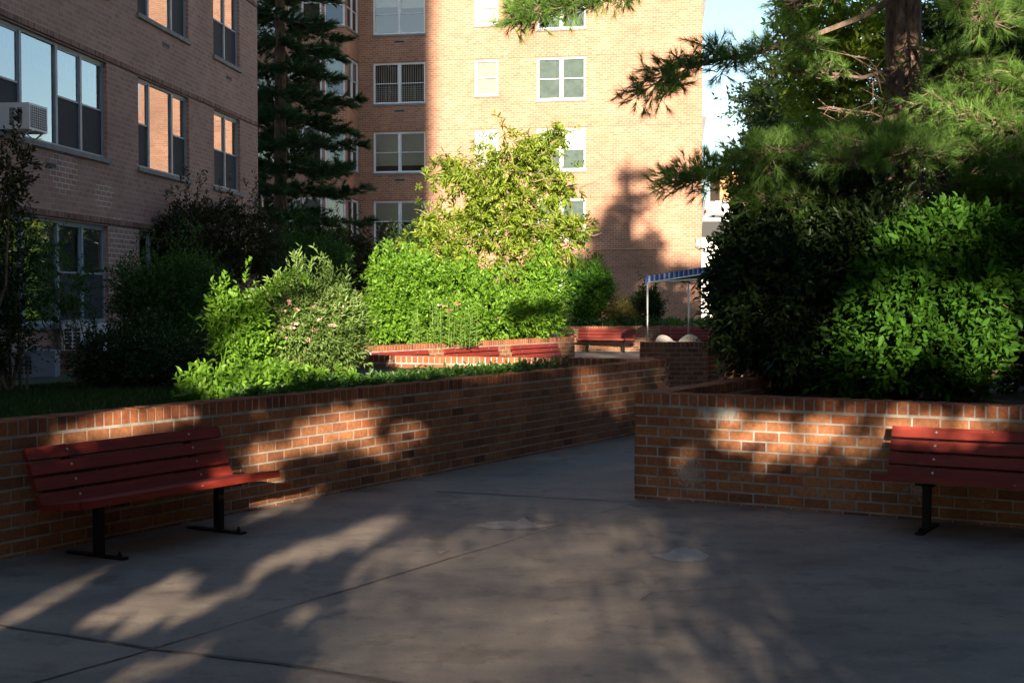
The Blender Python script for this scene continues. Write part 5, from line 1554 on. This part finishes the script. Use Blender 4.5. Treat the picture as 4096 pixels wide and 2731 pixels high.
GAPS = [
 gs(5, 1428, 235, 1312, .040), gs(225, 1420, 450, 1328, .060), gs(300, 1445, 470, 1388, .022), gs(620, 1290, 900, 1205, .050), gs(760, 1250, 905, 1195, .060), gs(590, 1300, 690, 1270, .03),
 gs(560, 1195, 700, 1160, .028), gs(380, 1410, 560, 1352, .016), gs(280, 1545, 470, 1495, .028), gs(660, 1430, 720, 1395, .02),
 ws(195, 985, 420, 940, .085), ws(150, 1010, 330, 985, .06), ws(540, 1090, 640, 1150, .10), ws(590, 1050, 850, 965, .095), ws(830, 1035, 980, 985, .055), ws(610, 1150, 760, 1125, .055), ws(700, 960, 900, 935, .045), ws(860, 1055, 960, 1075, .02), ws(1330, 910, 1430, 950, .016), ws(560, 1010, 620, 1040, .05),
 rs(1700, 965, 2010, 1030, .085), rs(1615, 955, 1730, 985, .045), rs(1540, 1052, 1600, 1046, .03), rs(1850, 940, 2340, 948, .04), rs(2040, 1000, 2300, 1010, .06), rs(1620, 1010, 1700, 1002, .02), rs(1740, 1045, 1930, 1030, .05), rs(1690, 1020, 1800, 1060, .03),
 # spirea, rambler, ground cover
 (-2.0, 4.5, 1.35, .85, 0), (-1.2, 7.0, 2.3, 1.1, 0), (-2.35, 3.95, .55, .75, 0), (-1.75, 4.3, .60, .75, 0), (-1.2, 4.2, .40, .55, 0), (-2.3, 3.45, .40, .18, 0), (-1.5, 3.65, .50, .12, 0),
 # low walls behind
 (-1.2, 5.0, 1.5, .42, 0), (0.0, 4.65, .5, .22, 0), (-1.5, 5.7, 1.6, .5, 0), (-.1, 6.0, .9, .40, 0), (.2, 5.2, .35, .15, 0),
 # middle garden and central tree, tall facade
 (-.9, 9.5, 2.3, 3.2, 0), (.6, 7.8, .9, 1.0, 0), (-2.2, 8.0, 1.0, 1.6, 0), (.8, 12.0, 1.5, 2.0, 0),  (1.6, 9.2, .40, .6, 0), (2.6, 9.5, .45, .35, 0), (3.3, 9.1, .35, .3, 0), (2.2, 8.6, .3, .2, 0), (6.2, 13.9, .8, .18, 0), (6.1, 12.75, .8, .16, 0), (3.46, 11.9, .16, .4, 0), (5.2, 12.2, .5, .2, 0), (2.6, 11.8, .25, .5, 0), (4.6, 11.6, .4, .2, 0), (3.9, 9.45, .30, .35, 0),
 # right planter wall in the middle distance
 (2.45, 5.9, .28, .16, 0), (2.8, 5.55, .30, .12, .3), (3.2, 5.3, .35, .10, .4), (3.0, 5.2, .3, .05, 0), (3.9, 5.2, .35, .3, 0),
 # right bush
 (3.70, 4.02, .80, .34, .05), (4.1, 3.8, .40, .30, 0), (3.3, 3.75, .25, .2, 0), (3.75, 4.86, .55, .13, -.12), (4.8, 4.1, .2, .2, 0),
 # pine
 (5.2, 6.35, 1.25, .52, .05), (5.4, 6.95, 1.0, .36, 0), (4.2, 6.3, .25, .5, 0), (3.6, 6.9, .4, .3, 0), (3.9, 5.75, .5, .16, 0), (3.1, 5.95, .35, .14, 0), (2.4, 6.3, .3, .2, 0), (5.6, 5.3, .5, .25, 0), (4.3, 7.3, .18, .6, 0), (5.2, 7.6, .7, .3, 0), (4.45, 6.5, .15, .5, 0), (5.6, 5.4, .4, .25, 0), (3.4, 7.3, .4, .5, 0), (2.6, 8.1, .3, .5, 0), (.3, 7.3, .4, .5, 0), (3.6, 8.6, .5, .5, 0), (2.2, 7.6, .4, .4, 0), (4.25, 5.2, .1, .2, 0),
]
N = 15000
a = rng.uniform(-3.6, 9.5, N); b = rng.uniform(.55, 14.2, N)
k = (lit(a, b) < .5) & (b > 3.5) & ~((a < 2.1) & (b > 11.2)) & ~((b > 13.6) & (a > 4.9 + .0 * a)) & ~((a > 2.1) & (b > 10.6) & (rng.uniform(0, 1, N) < .45))
a = a[k]; b = b[k]
# leaf clusters added in the shape of the tree shadow on the tall facade
for (ca, cb, ra, rb_, cnt) in ((4.20, 16.9, .10, .45, 34), (4.18, 16.3, .22, .30, 46), (4.0, 15.95, .42, .13, 50), (4.45, 15.75, .30, .11, 34), (3.75, 15.45, .50, .17, 76), (4.3, 15.25, .22, .2, 30), (3.45, 15.0, .70, .17, 120), (3.0, 14.75, .42, .12, 50), (4.17, 14.75, .30, .27, 80), (3.6, 14.45, .9, .16, 130), (4.9, 14.35, .8, .10, 60), (4.1, 14.0, 1.35, .22, 240), (3.9, 13.6, 1.5, .35, 340), (3.4, 12.9, 1.2, .8, 300), (5.9, 13.3, 1.2, .14, 120)):
    cnt = int(cnt * (.55 if cb > 14.2 else .8))
    th = rng.uniform(0, 6.28, cnt); rr_ = np.sqrt(rng.uniform(0, 1, cnt)) * (1 + .15 * np.sin(th * 5))
    a = np.concatenate([a, ca + ra * rr_ * np.cos(th)]); b = np.concatenate([b, cb + rb_ * rr_ * np.sin(th)])
N2 = 36000
a2 = rng.uniform(-3.4, 7.0, N2); b2_ = rng.uniform(.85, 3.65, N2); MARG[0] = .055; k = (lit(a2, b2_) < .5) | ((b2_ > 2.3) & (rng.uniform(0, 1, len(a2)) < np.where(a2 < .5, .02, .09))); a2 = a2[k]; b2_ = b2_[k]; MARG[0] = 0
edge = lambda x, c, w: 1 / (1 + np.exp(-(x - c) / w))
# middle paving: near leaves left out, a thin far leaf layer added to dim sun
open_ = edge(a2, -.98, .06) * (1 - edge(a2, 1.15, .22)) * (1 - edge(b2_, 2.15 + .14 * a2, .06))
k = rng.uniform(0, 1, len(a2)) > open_
a2 = a2[k]; b2_ = b2_[k]
a4 = np.concatenate([rng.uniform(1.5, 6.0, 26000), rng.uniform(-3.2, -1.0, 9000)]); b4 = rng.uniform(.8, 2.4, 35000)
MARG[0] = .06; k = lit(a4, b4) < .5; MARG[0] = 0; a2 = np.concatenate([a2, a4[k]]); b2_ = np.concatenate([b2_, b4[k]])
nx_, ny_ = 36, 24
gx_, gy_ = np.meshgrid(np.arange(nx_), np.arange(ny_)); a3 = -1.0 + 2.95 * (gx_.ravel() + rng.uniform(0, 1, nx_ * ny_)) / nx_; b3_ = .8 + 1.7 * (gy_.ravel() + rng.uniform(0, 1, nx_ * ny_)) / ny_; MARG[0] = .13; k = lit(a3, b3_) < .5; a3 = a3[k]; b3_ = b3_[k]; MARG[0] = 0
a = np.concatenate([a, a3]); b = np.concatenate([b, b3_])
yy = np.where(rng.uniform(0, 1, len(a)) < .5, rng.uniform(-20, -17, len(a)), rng.uniform(-24, -21, len(a)))
pz = b - yy * TAN
pos = np.stack([a, yy, pz], 1)
def shade_tree(label, base, h, sel, lean=0):  # leaves stand where shade is wanted, trunk and limbs added to carry them
    root = empty('leafy_tree', label, 'tree', base, group='plane trees behind the viewpoint')
    Bv = np.array(base, float); p = pos[sel]
    kk = len(p)
    d = norm(rng.normal(0, 1, (kk, 3)))
    a_, b_, h_ = twigs(p - Bv - d * .09, d, .17, 4, 1.0)
    sz = np.repeat(np.where(p[:, 2] + p[:, 1] * TAN < 2.6, .075, .24), 4)
    leaves('crown', a_, b_, sz, M['lf_shade'], root, .8, False, rnd=h_)
    mb = MB(); mb.tube([Vector((0, 0, -.1)), Vector((.1, 0, h * .5)), Vector((0, 0, h))], [.30, .22, .06], 10)
    for i in range(26):
        t = Vector(p[rng.integers(kk)]) - Vector(base); s_ = Vector((0, 0, max(2.4, min(t.z * .7, h))))
        if t.z < 3: continue
        mb.tube([s_, s_.lerp(t, .5) + Vector((0, 0, .3)), t], [.07, .045, .012], 5, cap=False)
    mb.build('trunk', M['bark'], root)
xm = 1.6
shade_tree('plane tree behind the viewpoint, on its left, leaves placed to shape the sun patches', (-3.4, -20.5, 0), 12, pos[:, 0] < xm)
shade_tree('plane tree behind the viewpoint, on its right, leaves placed to shape the sun patches', (6.6, -20.5, 0), 12, pos[:, 0] >= xm)
y2 = np.where(a2 < -.9, rng.uniform(-1.9, -1.2, len(a2)), rng.uniform(-4.6, -3.6, len(a2))); pz2 = b2_ - y2 * TAN
rt = empty('shade_screen', 'loose leaf screen added just behind the viewpoint to shape the sun patches', 'shade_screen', (1.6, -5.0, 0))  # unseen leaf screen added, its holes shape the sun patches
p2 = np.stack([a2 - 1.6, y2 + 5.0, pz2], 1)
a_, b_, h_ = twigs(p2, norm(rng.normal(0, 1, (len(p2), 3))), .09, 4, 1.0)
fine = np.repeat(b2_ < 2.4, 4)
a_ = np.where(fine[:, None], np.repeat(p2, 4, 0) + (a_ - np.repeat(p2, 4, 0)) * .45, a_)
leaves('foliage', a_, b_, np.where(fine, .062, .09), M['lf_shade'], rt, .8, False, rnd=h_)
mb = MB()
for i in range(60):
    t = Vector(p2[rng.integers(len(p2))]); s_ = Vector((t.x + rng.normal(0, .1), t.y, 0))
    if -4.2 < t.x < .1: continue
    mb.tube([s_, s_.lerp(t, .5) + Vector((0, 0, .2)), t], [.022, .014, .004], 5, cap=False)
mb.build('stem', M['bark'], rt)
# unseen leaf screen added to keep the last rays off the paving
hg = rng.uniform(0, 1, (5200, 3)) * np.array([14, 1.2, 4.2]) + np.array([-4, -15.5, 0])
hb = hg[:, 2] + hg[:, 1] * TAN
kp = hb < .70
a_, b_, h_ = twigs(hg[kp], norm(rng.normal(0, 1, (kp.sum(), 3))), .2, 5, 1.0)
rt = empty('shade_screen', 'unseen leaf screen added behind the viewpoint to block low sun', 'shade_screen', (0, 0, 0))
leaves('foliage', a_, b_, .16, M['lf_shade'], rt, .7, False, rnd=h_)
mb = MB()
for i in range(28): mb.tube([(-4 + i * .5, -15, 0), (-4 + i * .5 + rng.normal(0, .1), -15, 3.6)], [.04, .015], 5)
mb.build('stem', M['bark'], rt)
